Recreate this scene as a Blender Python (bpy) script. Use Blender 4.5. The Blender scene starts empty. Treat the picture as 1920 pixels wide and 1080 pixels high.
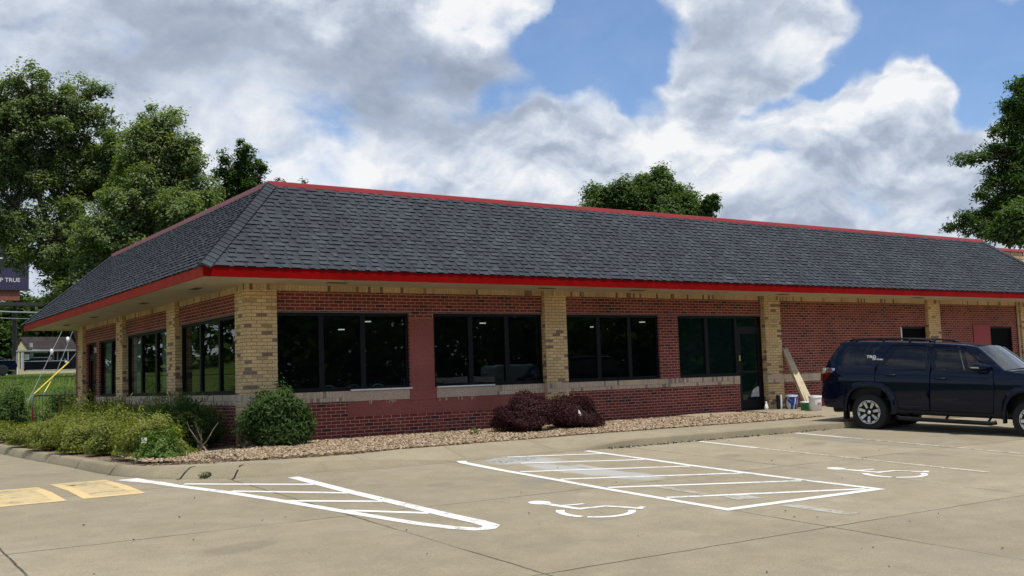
import bpy, bmesh, math, random
import numpy as np
from mathutils import Vector, Matrix, geometry

random.seed(7)
RNG = np.random.default_rng(11)
SC = bpy.context.scene
COL = SC.collection
R = math.radians

# ------------------------------------------------------------------ camera
CF, CX, CY, CZ = 1948.1643, -6.8662, -18.7629, 1.082
YAW, PITCH, ROLL = 0.6027, 0.0854, -0.0334
FWD = Vector((math.sin(YAW) * math.cos(PITCH), math.cos(YAW) * math.cos(PITCH), math.sin(PITCH)))
_R = Vector((math.cos(YAW), -math.sin(YAW), 0.0))
_U = _R.cross(FWD)
RGT = _R * math.cos(ROLL) + _U * math.sin(ROLL)
UPV = -_R * math.sin(ROLL) + _U * math.cos(ROLL)
CPOS = Vector((CX, CY, CZ))
cam = bpy.data.cameras.new('camera')
camo = bpy.data.objects.new('camera', cam)
COL.objects.link(camo)
cam.sensor_width = 36.0
cam.lens = 36.0 * CF / 1920.0
cam.clip_start = 0.1
cam.clip_end = 6000
M = Matrix((RGT, UPV, -FWD)).transposed().to_4x4()
M.translation = CPOS
camo.matrix_world = M
SC.camera = camo


def ray(u, v):
    return FWD + RGT * ((u - 960) / CF) + UPV * ((540 - v) / CF)


def at(u, v, d):
    """the place d metres ahead of the camera along a sight line"""
    return CPOS + ray(u, v) * d


def onz(u, v, z):
    r = ray(u, v)
    return CPOS + r * ((z - CZ) / r.z)


# ------------------------------------------------------------------ light
SUN_EL, SUN_AZ = R(69), R(171)          # azimuth clockwise from +Y
sd = Vector((math.sin(SUN_AZ) * math.cos(SUN_EL), math.cos(SUN_AZ) * math.cos(SUN_EL), math.sin(SUN_EL)))
sun = bpy.data.lights.new('sun', 'SUN')
sun.energy = 4.0
sun.angle = R(0.5)
sun.color = (1.0, 0.95, 0.86)
so = bpy.data.objects.new('sun', sun)
COL.objects.link(so)
so.rotation_euler = (-sd).to_track_quat('-Z', 'Y').to_euler()

W = bpy.data.worlds.new('World')
SC.world = W
W.use_nodes = True


def build_world():
    nt = W.node_tree
    N, L = nt.nodes, nt.links
    N.clear()

    def n(t, **k):
        x = N.new(t)
        for a, b in k.items():
            setattr(x, a, b)
        return x

    def put(sock, val):
        if isinstance(val, bpy.types.NodeSocket):
            L.new(val, sock)
        else:
            sock.default_value = val

    def math_(op, a, b=0.0, c=0.0, clamp=False):
        x = n('ShaderNodeMath', operation=op, use_clamp=clamp)
        put(x.inputs[0], a); put(x.inputs[1], b); put(x.inputs[2], c)
        return x.outputs[0]

    def vmath(op, a, b=(0, 0, 0)):
        x = n('ShaderNodeVectorMath', operation=op)
        put(x.inputs[0], a); put(x.inputs[1], b)
        return x.outputs['Value'] if op in ('LENGTH', 'DOT_PRODUCT') else x.outputs[0]

    def noise(vec, scale, detail=6, rough=0.55):
        x = n('ShaderNodeTexNoise')
        L.new(vec, x.inputs['Vector'])
        x.inputs['Scale'].default_value = scale
        x.inputs['Detail'].default_value = detail
        x.inputs['Roughness'].default_value = rough
        return x

    tc = n('ShaderNodeTexCoord')
    d0 = vmath('NORMALIZE', tc.outputs['Generated'])
    sky = n('ShaderNodeTexSky', sky_type='NISHITA', sun_disc=False)
    sky.sun_elevation = SUN_EL
    sky.sun_rotation = SUN_AZ
    sky.air_density = 1.0; sky.dust_density = 0.6; sky.ozone_density = 2.2
    wn = noise(d0, 9.0, 5)
    off = vmath('SUBTRACT', wn.outputs['Color'], (0.5, 0.5, 0.5))
    sc = n('ShaderNodeVectorMath', operation='SCALE')
    L.new(off, sc.inputs[0]); sc.inputs['Scale'].default_value = 0.085
    dw = vmath('ADD', d0, sc.outputs[0])

    def blobs(lst):
        tot = None
        for (u, v, ru, rv, amp) in lst:
            c = ray(u, v).normalized()
            rel = vmath('SUBTRACT', dw, tuple(c))
            s = vmath('MULTIPLY', rel, (CF / ru, CF / ru, CF / rv))
            ln = vmath('LENGTH', s)
            mr = n('ShaderNodeMapRange', interpolation_type='SMOOTHERSTEP')
            L.new(ln, mr.inputs[0])
            mr.inputs[1].default_value = 1.35; mr.inputs[2].default_value = 0.25
            mr.inputs[3].default_value = 0.0; mr.inputs[4].default_value = amp
            tot = mr.outputs[0] if tot is None else math_('ADD', tot, mr.outputs[0])
        return tot

    squash = vmath('MULTIPLY', d0, (1.0, 1.0, 1.6))
    sw = vmath('MULTIPLY', dw, (1.0, 1.0, 1.6))

    def puff(vec, scale):
        x = n('ShaderNodeTexVoronoi', feature='F1')
        L.new(vec, x.inputs['Vector'])
        x.inputs['Scale'].default_value = scale
        x.inputs['Detail'].default_value = 2.0
        x.inputs['Roughness'].default_value = 0.55
        return x.outputs['Distance']

    cov_n = noise(squash, 5.0, 10, 0.60).outputs[0]
    gaps = blobs([(1130, 65, 165, 125, 0.54), (1040, 140, 85, 60, 0.34), (1200, 120, 80, 60, 0.36), (1700, 10, 140, 90, 0.50),
                  (1880, 80, 130, 110, 0.50), (1590, 100, 70, 55, 0.34), (1530, 160, 55, 32, 0.40), (1450, 190, 50, 22, 0.36),
                  (215, 95, 60, 38, 0.24), (935, 185, 60, 40, 0.34), (1850, 200, 50, 60, 0.40), (640, 275, 60, 20, 0.10),
                  (1180, 185, 90, 26, 0.26), (1395, 215, 30, 14, 0.3)])
    adds = blobs([(1430, 60, 150, 105, 0.38), (1060, 70, 42, 24, 0.40), (1120, 90, 24, 20, 0.25), (1720, 170, 70, 60, 0.46), (1640, 210, 90, 60, 0.36), (1000, 20, 40, 45, 0.3), (1800, 330, 120, 70, 0.3), (1000, 280, 300, 60, 0.2)])
    front = n('ShaderNodeMapRange', interpolation_type='SMOOTHSTEP')
    L.new(vmath('DOT_PRODUCT', d0, tuple(FWD)), front.inputs[0])
    front.inputs[1].default_value = 0.80; front.inputs[2].default_value = 0.30
    front.inputs[3].default_value = 0.0; front.inputs[4].default_value = 0.24
    pf = puff(sw, 13.0)
    cov = math_('ADD', math_('MULTIPLY', math_('SUBTRACT', cov_n, 0.5), 1.25), 0.79)
    cov = math_('ADD', cov, math_('MULTIPLY', math_('SUBTRACT', 0.42, pf), 0.22))
    cov = math_('SUBTRACT', math_('ADD', math_('SUBTRACT', cov, gaps), adds), front.outputs[0])
    mk = n('ShaderNodeMapRange', interpolation_type='SMOOTHSTEP')
    L.new(cov, mk.inputs[0])
    mk.inputs[1].default_value = 0.30; mk.inputs[2].default_value = 0.68
    mk.inputs[3].default_value = 0.06
    # cloud tone: billows lit from above plus broad light and dark masses
    n1 = noise(squash, 9.0, 10, 0.60).outputs[0]
    n2 = noise(vmath('ADD', squash, (0.0, 0.0, 0.045)), 9.0, 10, 0.60).outputs[0]
    p2 = puff(vmath('ADD', sw, (-0.006, 0.0, 0.030)), 13.0)
    q1 = noise(sw, 40.0, 6, 0.6).outputs[0]
    q2 = noise(vmath('ADD', sw, (-0.003, 0.0, 0.012)), 40.0, 6, 0.6).outputs[0]
    relief = math_('MULTIPLY', math_('SUBTRACT', n1, n2), 0.75)
    bill = math_('ADD', math_('MULTIPLY', math_('SUBTRACT', p2, pf), 0.48), math_('MULTIPLY', math_('SUBTRACT', q1, q2), 0.55))
    calm = blobs([(620, 160, 420, 150, 0.65), (200, 60, 300, 110, 0.5), (1390, 80, 140, 90, 0.6), (1500, 380, 300, 40, 0.4)])
    bill = math_('MULTIPLY', bill, math_('SUBTRACT', 1.0, math_('MINIMUM', calm, 0.85)))
    broad = math_('MULTIPLY', math_('SUBTRACT', noise(dw, 3.4, 6, 0.55).outputs[0], 0.5), 0.55)
    rim = n('ShaderNodeMapRange', interpolation_type='SMOOTHSTEP')
    L.new(cov, rim.inputs[0]); rim.inputs[1].default_value = 0.85; rim.inputs[2].default_value = 0.52
    rim.inputs[3].default_value = 0.0; rim.inputs[4].default_value = 0.20
    light = blobs([(1720, 150, 80, 75, 0.42), (1660, 210, 80, 55, 0.25), (1500, 240, 140, 70, 0.20), (1250, 270, 90, 60, 0.34), (1360, 330, 130, 60, 0.12), (860, 35, 95, 60, 0.40), (960, 30, 50, 70, 0.36),
                   (630, 45, 55, 50, 0.36), (590, 325, 110, 40, 0.34), (960, 330, 130, 50, 0.24), (500, 215, 60, 40, 0.16), (1500, 85, 70, 45, 0.26),
                   (1060, 68, 40, 30, 0.3), (1300, 330, 150, 60, 0.16), (1740, 395, 50, 40, 0.25), (1130, 240, 130, 60, 0.12), (350, 160, 110, 60, 0.06)])
    dark = blobs([(780, 180, 230, 120, 0.30), (450, 90, 330, 110, 0.24), (1390, 75, 130, 80, 0.18), (1430, 290, 90, 50, 0.14), (1600, 370, 200, 60, 0.06),
                  (900, 120, 120, 60, 0.12), (60, 60, 200, 80, 0.05)])
    tone = math_('ADD', math_('ADD', math_('ADD', math_('ADD', relief, bill), math_('ADD', broad, rim.outputs[0])), math_('SUBTRACT', light, dark)), 0.54)
    rp = n('ShaderNodeValToRGB')
    L.new(tone, rp.inputs[0])
    e = rp.color_ramp.elements
    e[0].position = 0.10; e[0].color = (0.33, 0.39, 0.50, 1)
    e[1].position = 1.0; e[1].color = (0.97, 0.98, 1.0, 1)
    k = e.new(0.40); k.color = (0.46, 0.53, 0.655, 1)
    k = e.new(0.68); k.color = (0.68, 0.745, 0.85, 1)
    tn = n('ShaderNodeMix', data_type='RGBA', blend_type='MULTIPLY')
    tn.inputs[0].default_value = 1.0
    L.new(sky.outputs[0], tn.inputs[6]); tn.inputs[7].default_value = (0.88, 1.0, 1.16, 1)
    b1 = n('ShaderNodeBackground'); L.new(tn.outputs[2], b1.inputs[0]); b1.inputs[1].default_value = 0.13
    b2 = n('ShaderNodeBackground'); L.new(rp.outputs[0], b2.inputs[0]); b2.inputs[1].default_value = 0.95
    mx = n('ShaderNodeMixShader')
    L.new(mk.outputs[0], mx.inputs[0]); L.new(b1.outputs[0], mx.inputs[1]); L.new(b2.outputs[0], mx.inputs[2])
    out = n('ShaderNodeOutputWorld')
    L.new(mx.outputs[0], out.inputs[0])


build_world()
SC.view_settings.view_transform = 'Standard'
SC.view_settings.look = 'None'
SC.view_settings.exposure = 0.0
SC.view_settings.gamma = 1.0
SC.cycles.max_bounces = 8
SC.cycles.transparent_max_bounces = 10

# ------------------------------------------------------------------ materials
class NT:
    def __init__(s, name):
        s.m = bpy.data.materials.new(name)
        s.m.use_nodes = True
        s.t = s.m.node_tree
        s.b = s.t.nodes['Principled BSDF']
        s.out = s.t.nodes['Material Output']

    def n(s, t, **k):
        x = s.t.nodes.new(t)
        for a, b in k.items():
            setattr(x, a, b)
        return x

    def put(s, sock, v):
        if isinstance(v, bpy.types.NodeSocket):
            s.t.links.new(v, sock)
        else:
            if isinstance(v, tuple) and len(v) == 3 and sock.type == 'RGBA':
                v = (*v, 1)
            sock.default_value = v

    def obj(s):
        return s.n('ShaderNodeTexCoord').outputs['Object']

    def uv(s):
        return s.n('ShaderNodeTexCoord').outputs['UV']

    def noise(s, vec, scale, detail=4, rough=0.55, col=False):
        x = s.n('ShaderNodeTexNoise')
        s.put(x.inputs['Vector'], vec)
        x.inputs['Scale'].default_value = scale
        x.inputs['Detail'].default_value = detail
        x.inputs['Roughness'].default_value = rough
        return x.outputs['Color' if col else 0]

    def math(s, op, a, b=0.0, c=0.0, clamp=False):
        x = s.n('ShaderNodeMath', operation=op, use_clamp=clamp)
        s.put(x.inputs[0], a); s.put(x.inputs[1], b); s.put(x.inputs[2], c)
        return x.outputs[0]

    def vm(s, op, a, b=(0, 0, 0)):
        x = s.n('ShaderNodeVectorMath', operation=op)
        s.put(x.inputs[0], a); s.put(x.inputs[1], b)
        return x.outputs['Value'] if op in ('LENGTH', 'DOT_PRODUCT') else x.outputs[0]

    def mapr(s, v, a, b, c=0.0, d=1.0):
        x = s.n('ShaderNodeMapRange', interpolation_type='SMOOTHSTEP')
        s.put(x.inputs[0], v)
        for i, q in enumerate((a, b, c, d)):
            x.inputs[i + 1].default_value = q
        return x.outputs[0]

    def mix(s, f, a, b, mode='MIX'):
        x = s.n('ShaderNodeMix', data_type='RGBA', blend_type=mode)
        s.put(x.inputs[0], f); s.put(x.inputs[6], a); s.put(x.inputs[7], b)
        return x.outputs[2]

    def ramp(s, v, stops, const=False):
        x = s.n('ShaderNodeValToRGB')
        s.put(x.inputs[0], v)
        cr = x.color_ramp
        cr.interpolation = 'CONSTANT' if const else 'LINEAR'
        cr.elements[0].position = stops[0][0]; cr.elements[0].color = (*stops[0][1], 1)
        cr.elements[1].position = stops[-1][0]; cr.elements[1].color = (*stops[-1][1], 1)
        for p, c in stops[1:-1]:
            e = cr.elements.new(p); e.color = (*c, 1)
        return x.outputs[0]

    def xyz(s, v):
        x = s.n('ShaderNodeSeparateXYZ')
        s.put(x.inputs[0], v)
        return x.outputs

    def comb(s, x_, y_, z_=0.0):
        x = s.n('ShaderNodeCombineXYZ')
        s.put(x.inputs[0], x_); s.put(x.inputs[1], y_); s.put(x.inputs[2], z_)
        return x.outputs[0]

    def bump(s, h, strength=0.3, dist=0.01):
        x = s.n('ShaderNodeBump')
        x.inputs['Strength'].default_value = strength
        x.inputs['Distance'].default_value = dist
        s.put(x.inputs['Height'], h)
        s.put(s.b.inputs['Normal'], x.outputs[0])

    def set(s, base=None, rough=None, metal=None, spec=None, coat=None):
        if base is not None: s.put(s.b.inputs['Base Color'], base)
        if rough is not None: s.put(s.b.inputs['Roughness'], rough)
        if metal is not None: s.put(s.b.inputs['Metallic'], metal)
        if spec is not None: s.put(s.b.inputs['Specular IOR Level'], spec)
        if coat is not None: s.put(s.b.inputs['Coat Weight'], coat)
        return s


def plain(name, c, rough=0.6, metal=0.0, var=0.12, scale=6.0, spec=0.5, coat=0.0, bump=0.0):
    k = NT(name)
    o = k.obj()
    v = k.noise(o, scale, 5)
    f = k.mapr(v, 0.3, 0.7, 1 - var, 1 + var)
    k.set(k.mix(1.0, c, k.comb(f, f, f), 'MULTIPLY'), rough, metal, spec, coat)
    if bump:
        k.bump(k.noise(o, scale * 8, 3), bump, 0.01)
    return k.m


def brick_mat(name, stops, mortar, rot=False, paint=None, msize=0.0055, bias=0.0):
    k = NT(name)
    uv = k.uv()
    if rot:
        x = k.xyz(uv)
        uv2 = k.comb(k.math('ADD', x[1], 0.02), x[0])
    else:
        uv2 = uv
    b = k.n('ShaderNodeTexBrick')
    k.put(b.inputs['Vector'], uv2)
    b.offset = 0.0 if rot else 0.5
    b.inputs['Scale'].default_value = 1.0
    b.inputs['Mortar Size'].default_value = msize
    b.inputs['Mortar Smooth'].default_value = 0.15
    b.inputs['Brick Width'].default_value = 0.2032
    b.inputs['Row Height'].default_value = 0.0677
    b.inputs['Color1'].default_value = (0, 0, 0, 1)
    b.inputs['Color2'].default_value = (1, 1, 1, 1)
    b.inputs['Mortar'].default_value = (0.5, 0.5, 0.5, 1)
    b.inputs['Bias'].default_value = bias
    rnd = k.xyz(b.outputs['Color'])[0]
    col = k.ramp(rnd, stops)
    n1 = k.noise(uv, 34, 4, 0.65)
    n2 = k.noise(uv, 1.1, 4, 0.55)
    f = k.math('MULTIPLY', k.mapr(n1, 0.25, 0.75, 0.72, 1.24), k.mapr(n2, 0.3, 0.7, 0.86, 1.10))
    if paint:
        base = paint
    else:
        base = k.mix(b.outputs['Fac'], col, mortar)
    base = k.mix(1.0, base, k.comb(f, f, f), 'MULTIPLY')
    k.set(base, 0.85, spec=0.25)
    h = k.math('ADD', k.math('MULTIPLY', k.math('SUBTRACT', 1.0, b.outputs['Fac']), 1.0), k.math('MULTIPLY', n1, 0.25))
    k.bump(h, 0.55 if not paint else 0.4, 0.006)
    return k.m


RED = [(0.0, (0.10, 0.022, 0.018)), (0.10, (0.058, 0.030, 0.028)), (0.16, (0.19, 0.034, 0.024)), (0.6, (0.25, 0.046, 0.032)), (1.0, (0.17, 0.028, 0.022))]
TAN = [(0.0, (0.22, 0.150, 0.105)), (0.12, (0.27, 0.19, 0.125)), (0.17, (0.66, 0.455, 0.212)), (0.6, (0.76, 0.54, 0.27)), (1.0, (0.64, 0.435, 0.202))]
SOL = [(0.0, (0.16, 0.095, 0.065)), (0.12, (0.26, 0.17, 0.11)), (0.17, (0.54, 0.385, 0.20)), (0.6, (0.64, 0.46, 0.25)), (1.0, (0.52, 0.36, 0.18))]
SIL = [(0.0, (0.27, 0.20, 0.16)), (0.10, (0.34, 0.26, 0.20)), (0.15, (0.58, 0.44, 0.29)), (0.6, (0.64, 0.49, 0.33)), (1.0, (0.53, 0.39, 0.26))]
m_red = brick_mat('red brick', RED, (0.50, 0.345, 0.26))
m_tan = brick_mat('tan brick', TAN, (0.30, 0.20, 0.10), msize=0.006)
m_sold = brick_mat('tan soldier course', SOL, (0.36, 0.26, 0.15), rot=True, msize=0.004)
m_sill = brick_mat('sill soldier course', SIL, (0.36, 0.28, 0.21), rot=True, msize=0.004)
m_pink = brick_mat('dusty red painted brick', RED, (0.3, 0.2, 0.2), paint=(0.30, 0.092, 0.072))
m_beigep = brick_mat('beige painted brick', RED, (0.3, 0.2, 0.2), rot=True, paint=(0.50, 0.38, 0.27))
m_redpaint = plain('red metal trim', (0.44, 0.010, 0.005), 0.5, var=0.08, scale=2.0, spec=0.25)
def trim_mat(name, c, rough, spec):
    k = NT(name)
    o = k.obj()
    x = k.xyz(o)
    f = k.mapr(k.noise(o, 2.2, 5, 0.6), 0.3, 0.7, 0.86, 1.08)
    drip = k.mapr(k.noise(k.vm('MULTIPLY', o, (7.0, 7.0, 0.7)), 1.0, 4, 0.6), 0.52, 0.72, 1.0, 0.80)
    fr = k.math('ABSOLUTE', k.math('SUBTRACT', k.math('FRACT', k.math('MULTIPLY', k.math('ADD', x[0], x[1]), 1 / 3.05)), 0.5))
    j = k.mapr(fr, 0.0022, 0.0008, 1.0, 0.45)
    f = k.math('MULTIPLY', k.math('MULTIPLY', f, drip), j)
    k.set(k.mix(1.0, c, k.comb(f, f, f), 'MULTIPLY'), rough, spec=spec)
    k.bump(k.noise(o, 1.3, 3), 0.25, 0.03)
    return k.m


m_redpaint = trim_mat('red metal fascia', (0.215, 0.0012, 0.0008), 0.55, 0.06)
m_cope = plain('red coping metal', (0.40, 0.045, 0.040), 0.35, var=0.06, scale=1.5)
m_black = plain('black aluminium', (0.004, 0.0045, 0.005), 0.45, var=0.15, spec=0.2)
m_rubber = plain('tyre rubber', (0.012, 0.012, 0.012), 0.85, var=0.2, scale=20)
m_blackpl = plain('black trim plastic', (0.006, 0.0065, 0.008), 0.5, var=0.15, spec=0.3)
m_chrome = plain('chrome', (0.8, 0.8, 0.8), 0.12, 1.0, var=0.03)
m_alloy = plain('machined alloy', (0.62, 0.61, 0.58), 0.35, 0.65, var=0.06)
m_dark = plain('dark interior', (0.035, 0.035, 0.035), 0.8)
m_steel = plain('galvanised steel', (0.42, 0.43, 0.43), 0.4, 0.6, var=0.15)
m_white = plain('white plastic', (0.80, 0.79, 0.76), 0.45, var=0.05)
m_wood = plain('pale lumber', (0.56, 0.47, 0.30), 0.7, var=0.15, scale=9)
m_ply = plain('weathered board', (0.34, 0.25, 0.17), 0.8, var=0.2, scale=7)
m_bark = plain('bark', (0.10, 0.08, 0.062), 0.9, var=0.35, scale=14, bump=0.6)
m_stem = plain('pale dead stem', (0.22, 0.17, 0.12), 0.9, var=0.3, scale=20)


def emis(name, c, s):
    k = NT(name)
    k.put(k.b.inputs['Emission Color'], c)
    k.b.inputs['Emission Strength'].default_value = s
    k.set((0.02, 0.02, 0.02), 0.4)
    return k.m


def glass_mat(name, tint, trans, rough=0.0, body=(0.008, 0.011, 0.011), wav=0.0):
    k = NT(name)
    k.t.nodes.remove(k.b)
    tr = k.n('ShaderNodeBsdfTransparent'); tr.inputs[0].default_value = (*tint, 1)
    df = k.n('ShaderNodeBsdfDiffuse'); df.inputs[0].default_value = (*body, 1)
    gl = k.n('ShaderNodeBsdfGlossy'); gl.inputs['Roughness'].default_value = rough
    gl.inputs[0].default_value = (1, 1, 1, 1)
    m1 = k.n('ShaderNodeMixShader'); m1.inputs[0].default_value = trans
    k.t.links.new(df.outputs[0], m1.inputs[1]); k.t.links.new(tr.outputs[0], m1.inputs[2])
    fr = k.n('ShaderNodeFresnel'); fr.inputs[0].default_value = 1.5
    if wav:
        bp = k.n('ShaderNodeBump'); bp.inputs['Strength'].default_value = wav; bp.inputs['Distance'].default_value = 0.02
        k.put(bp.inputs['Height'], k.noise(k.obj(), 1.2, 2))
        k.t.links.new(bp.outputs[0], gl.inputs['Normal'])
    m2 = k.n('ShaderNodeMixShader')
    k.t.links.new(fr.outputs[0], m2.inputs[0])
    k.t.links.new(m1.outputs[0], m2.inputs[1]); k.t.links.new(gl.outputs[0], m2.inputs[2])
    k.t.links.new(m2.outputs[0], k.out.inputs[0])
    return k.m


m_glass = glass_mat('tinted shop glass', (0.46, 0.56, 0.54), 0.9, body=(0.009, 0.021, 0.027), wav=0.03)
m_wglass = glass_mat('windscreen glass', (0.30, 0.38, 0.38), 0.5, body=(0.004, 0.008, 0.010))
m_cglass = glass_mat('privacy car glass', (0.12, 0.14, 0.15), 0.5, body=(0.003, 0.004, 0.006))
m_fglass = glass_mat('car glass', (0.62, 0.70, 0.66), 0.85)
m_reflglass = glass_mat('green reflection glass', (0.2, 0.4, 0.33), 0.45, body=(0.007, 0.023, 0.020), wav=0.03)  # green of a mirrored tree put into the glass colour
m_lamp = emis('lit ceiling lamp', (1.0, 0.95, 0.85), 0.9)
m_screen = emis('lit blue screen', (0.12, 0.45, 1.0), 0.25)

k = NT('navy car paint')
o = k.obj()
fl = k.noise(o, 900, 1)
k.set(k.mix(k.mapr(fl, 0.35, 0.7), (0.0018, 0.0038, 0.012), (0.0040, 0.0085, 0.025)), 0.5, 0.0, 0.0, 1.0)
k.b.inputs['Coat Roughness'].default_value = 0.02
k.b.inputs['Coat IOR'].default_value = 1.35
m_paint = k.m


def shingle_mat():
    k = NT('slate grey shingle')
    a = k.n('ShaderNodeAttribute'); a.attribute_name = 'tint'
    o = k.obj()
    col = k.ramp(a.outputs['Fac'], [(0.0, (0.010, 0.012, 0.016)), (0.2, (0.034, 0.039, 0.046)), (0.4, (0.045, 0.051, 0.060)), (0.7, (0.064, 0.072, 0.082)), (1.0, (0.088, 0.098, 0.110))])
    g = k.noise(o, 160, 3, 0.7)
    big = k.noise(k.vm('MULTIPLY', o, (1.6, 1.6, 0.35)), 0.9, 6, 0.62)
    f = k.math('MULTIPLY', k.mapr(g, 0.25, 0.75, 0.7, 1.3), k.mapr(big, 0.3, 0.7, 0.82, 1.16))
    k.set(k.mix(1.0, col, k.comb(f, f, f), 'MULTIPLY'), 0.9, spec=0.2)
    k.bump(g, 0.5, 0.004)
    return k.m


m_shingle = shingle_mat()


def soffit_mat():
    k = NT('beige soffit panels')
    x = k.xyz(k.uv())
    fr = k.math('FRACT', k.math('MULTIPLY', x[0], 1 / 0.10))
    ln = k.mapr(k.math('ABSOLUTE', k.math('SUBTRACT', fr, 0.5)), 0.40, 0.48)
    v = k.noise(k.obj(), 1.5, 4)
    base = k.mix(ln, (0.56, 0.49, 0.36), (0.36, 0.31, 0.22))
    f = k.mapr(v, 0.3, 0.7, 0.9, 1.08)
    k.set(k.mix(1.0, base, k.comb(f, f, f), 'MULTIPLY'), 0.5)
    k.bump(k.math('SUBTRACT', 1.0, ln), 0.5, 0.006)
    return k.m


m_soffit = soffit_mat()


def concrete(k, base_a, base_b):
    o = k.obj()
    big = k.noise(o, 0.22, 5, 0.6)
    mid = k.noise(o, 2.3, 5, 0.6)
    fine = k.noise(o, 55, 3, 0.7)
    grit = k.noise(o, 190, 2, 0.8)
    c = k.mix(k.mapr(big, 0.3, 0.7), base_a, base_b)
    f = k.math('MULTIPLY', k.mapr(mid, 0.25, 0.75, 0.90, 1.09), k.mapr(fine, 0.2, 0.8, 0.80, 1.18))
    f = k.math('MULTIPLY', f, k.mapr(grit, 0.25, 0.75, 0.72, 1.26))
    c = k.mix(1.0, c, k.comb(f, f, f), 'MULTIPLY')
    return o, c, fine, mid, grit


def lot_mat():
    k = NT('lot concrete')
    o, c, fine, mid, grit = concrete(k, (0.268, 0.226, 0.150), (0.318, 0.270, 0.183))
    x = k.xyz(o)
    wob = k.math('MULTIPLY', k.math('SUBTRACT', k.noise(o, 3.0, 3), 0.5), 0.05)

    def joint(coord, period, phase, w):
        t = k.math('ADD', k.math('MULTIPLY', k.math('ADD', coord, wob), 1 / period), phase)
        fr = k.math('ABSOLUTE', k.math('SUBTRACT', k.math('FRACT', t), 0.5))
        return k.mapr(fr, w / period * 1.6, w / period * 0.6)
    yy = k.math('ADD', x[1], k.math('MULTIPLY', x[0], 0.03))
    j = k.math('MAXIMUM', joint(x[0], 3.52, 0.5 - 1.82 / 3.52, 0.011), joint(yy, 3.70, 0.5 + 7.95 / 3.70, 0.010))
    fade = k.mapr(k.noise(o, 0.5, 4), 0.34, 0.58, 0.35, 1.0)
    c = k.mix(k.math('MULTIPLY', j, fade), c, (0.06, 0.052, 0.042))
    # each slab was poured and has aged a little differently
    wn = k.n('ShaderNodeTexWhiteNoise', noise_dimensions='2D')
    k.put(wn.inputs[0], k.comb(k.math('FLOOR', k.math('ADD', k.math('MULTIPLY', x[0], 1 / 3.52), -1.82 / 3.52)), k.math('FLOOR', k.math('ADD', k.math('MULTIPLY', yy, 1 / 3.70), 7.95 / 3.70))))
    sv = k.mapr(wn.outputs[0], 0.0, 1.0, 0.93, 1.06)
    c = k.mix(1.0, c, k.comb(sv, sv, sv), 'MULTIPLY')
    # dirt that collects along the joints, tyre darkening, spots
    dirt = k.mapr(k.noise(o, 0.9, 7, 0.7), 0.52, 0.72, 0.0, 0.45)
    c = k.mix(dirt, c, (0.235, 0.205, 0.160))
    pale = k.mapr(k.noise(k.vm('ADD', o, (31, 7, 0)), 0.8, 6, 0.7), 0.58, 0.74, 0.0, 0.35)
    c = k.mix(pale, c, (0.43, 0.375, 0.27))
    spots = k.mapr(k.noise(k.vm('ADD', o, (3, 17, 0)), 11.0, 2, 0.5), 0.74, 0.80, 0.0, 0.7)
    c = k.mix(spots, c, (0.13, 0.11, 0.085))
    # cement dust drifted over the ramp foot
    def blob(cx, cy, ax, ay, ang):
        ca, sa = math.cos(ang), math.sin(ang)
        dx = k.math('SUBTRACT', x[0], cx); dy = k.math('SUBTRACT', x[1], cy)
        p = k.math('ADD', k.math('MULTIPLY', dx, ca / ax), k.math('MULTIPLY', dy, sa / ax))
        q = k.math('ADD', k.math('MULTIPLY', dx, -sa / ay), k.math('MULTIPLY', dy, ca / ay))
        r = k.math('SQRT', k.math('ADD', k.math('MULTIPLY', p, p), k.math('MULTIPLY', q, q)))
        r = k.math('ADD', r, k.math('MULTIPLY', k.math('SUBTRACT', k.noise(o, 1.6, 6, 0.7), 0.5), 1.5))
        return k.mapr(r, 1.0, 0.55)
    dust = k.math('MAXIMUM', blob(2.75, -4.9, 0.75, 0.8, 0.0), blob(2.75, -6.5, 0.40, 1.9, 0.15))
    dust = k.math('MULTIPLY', dust, 0.75)
    c = k.mix(dust, c, (0.42, 0.42, 0.40))
    rub = k.math('MULTIPLY', blob(2.7, -4.7, 0.7, 0.35, 0.2), k.mapr(k.noise(o, 24, 3), 0.5, 0.56))
    c = k.mix(k.math('MULTIPLY', rub, 0.85), c, (0.09, 0.085, 0.075))
    oil = k.math('MULTIPLY', blob(1.55, -7.0, 0.55, 0.3, 0.5), 0.35)
    oil = k.math('MAXIMUM', oil, k.math('MULTIPLY', blob(9.2, -6.2, 1.2, 0.5, 0.6), 0.25))
    c = k.mix(oil, c, (0.20, 0.20, 0.19))
    for (dx_, dy_, da, db) in ((5.7, -6.6, 0.34, 0.22), (8.2, -6.3, 0.42, 0.25), (0.4, -6.4, 0.30, 0.20), (8.1, -8.6, 0.30, 0.5), (-3.4, -8.9, 0.5, 0.25), (4.6, -13.2, 0.6, 0.3)):
        dk = k.math('MULTIPLY', blob(dx_, dy_, da, db, 0.4), 0.30)
        c = k.mix(dk, c, (0.13, 0.115, 0.09))
    k.set(c, 0.88, spec=0.25)
    k.bump(k.math('ADD', k.math('SUBTRACT', k.math('MULTIPLY', grit, 0.5), j), k.math('MULTIPLY', fine, 0.3)), 0.45, 0.006)
    return k.m


m_lot = lot_mat()


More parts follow.
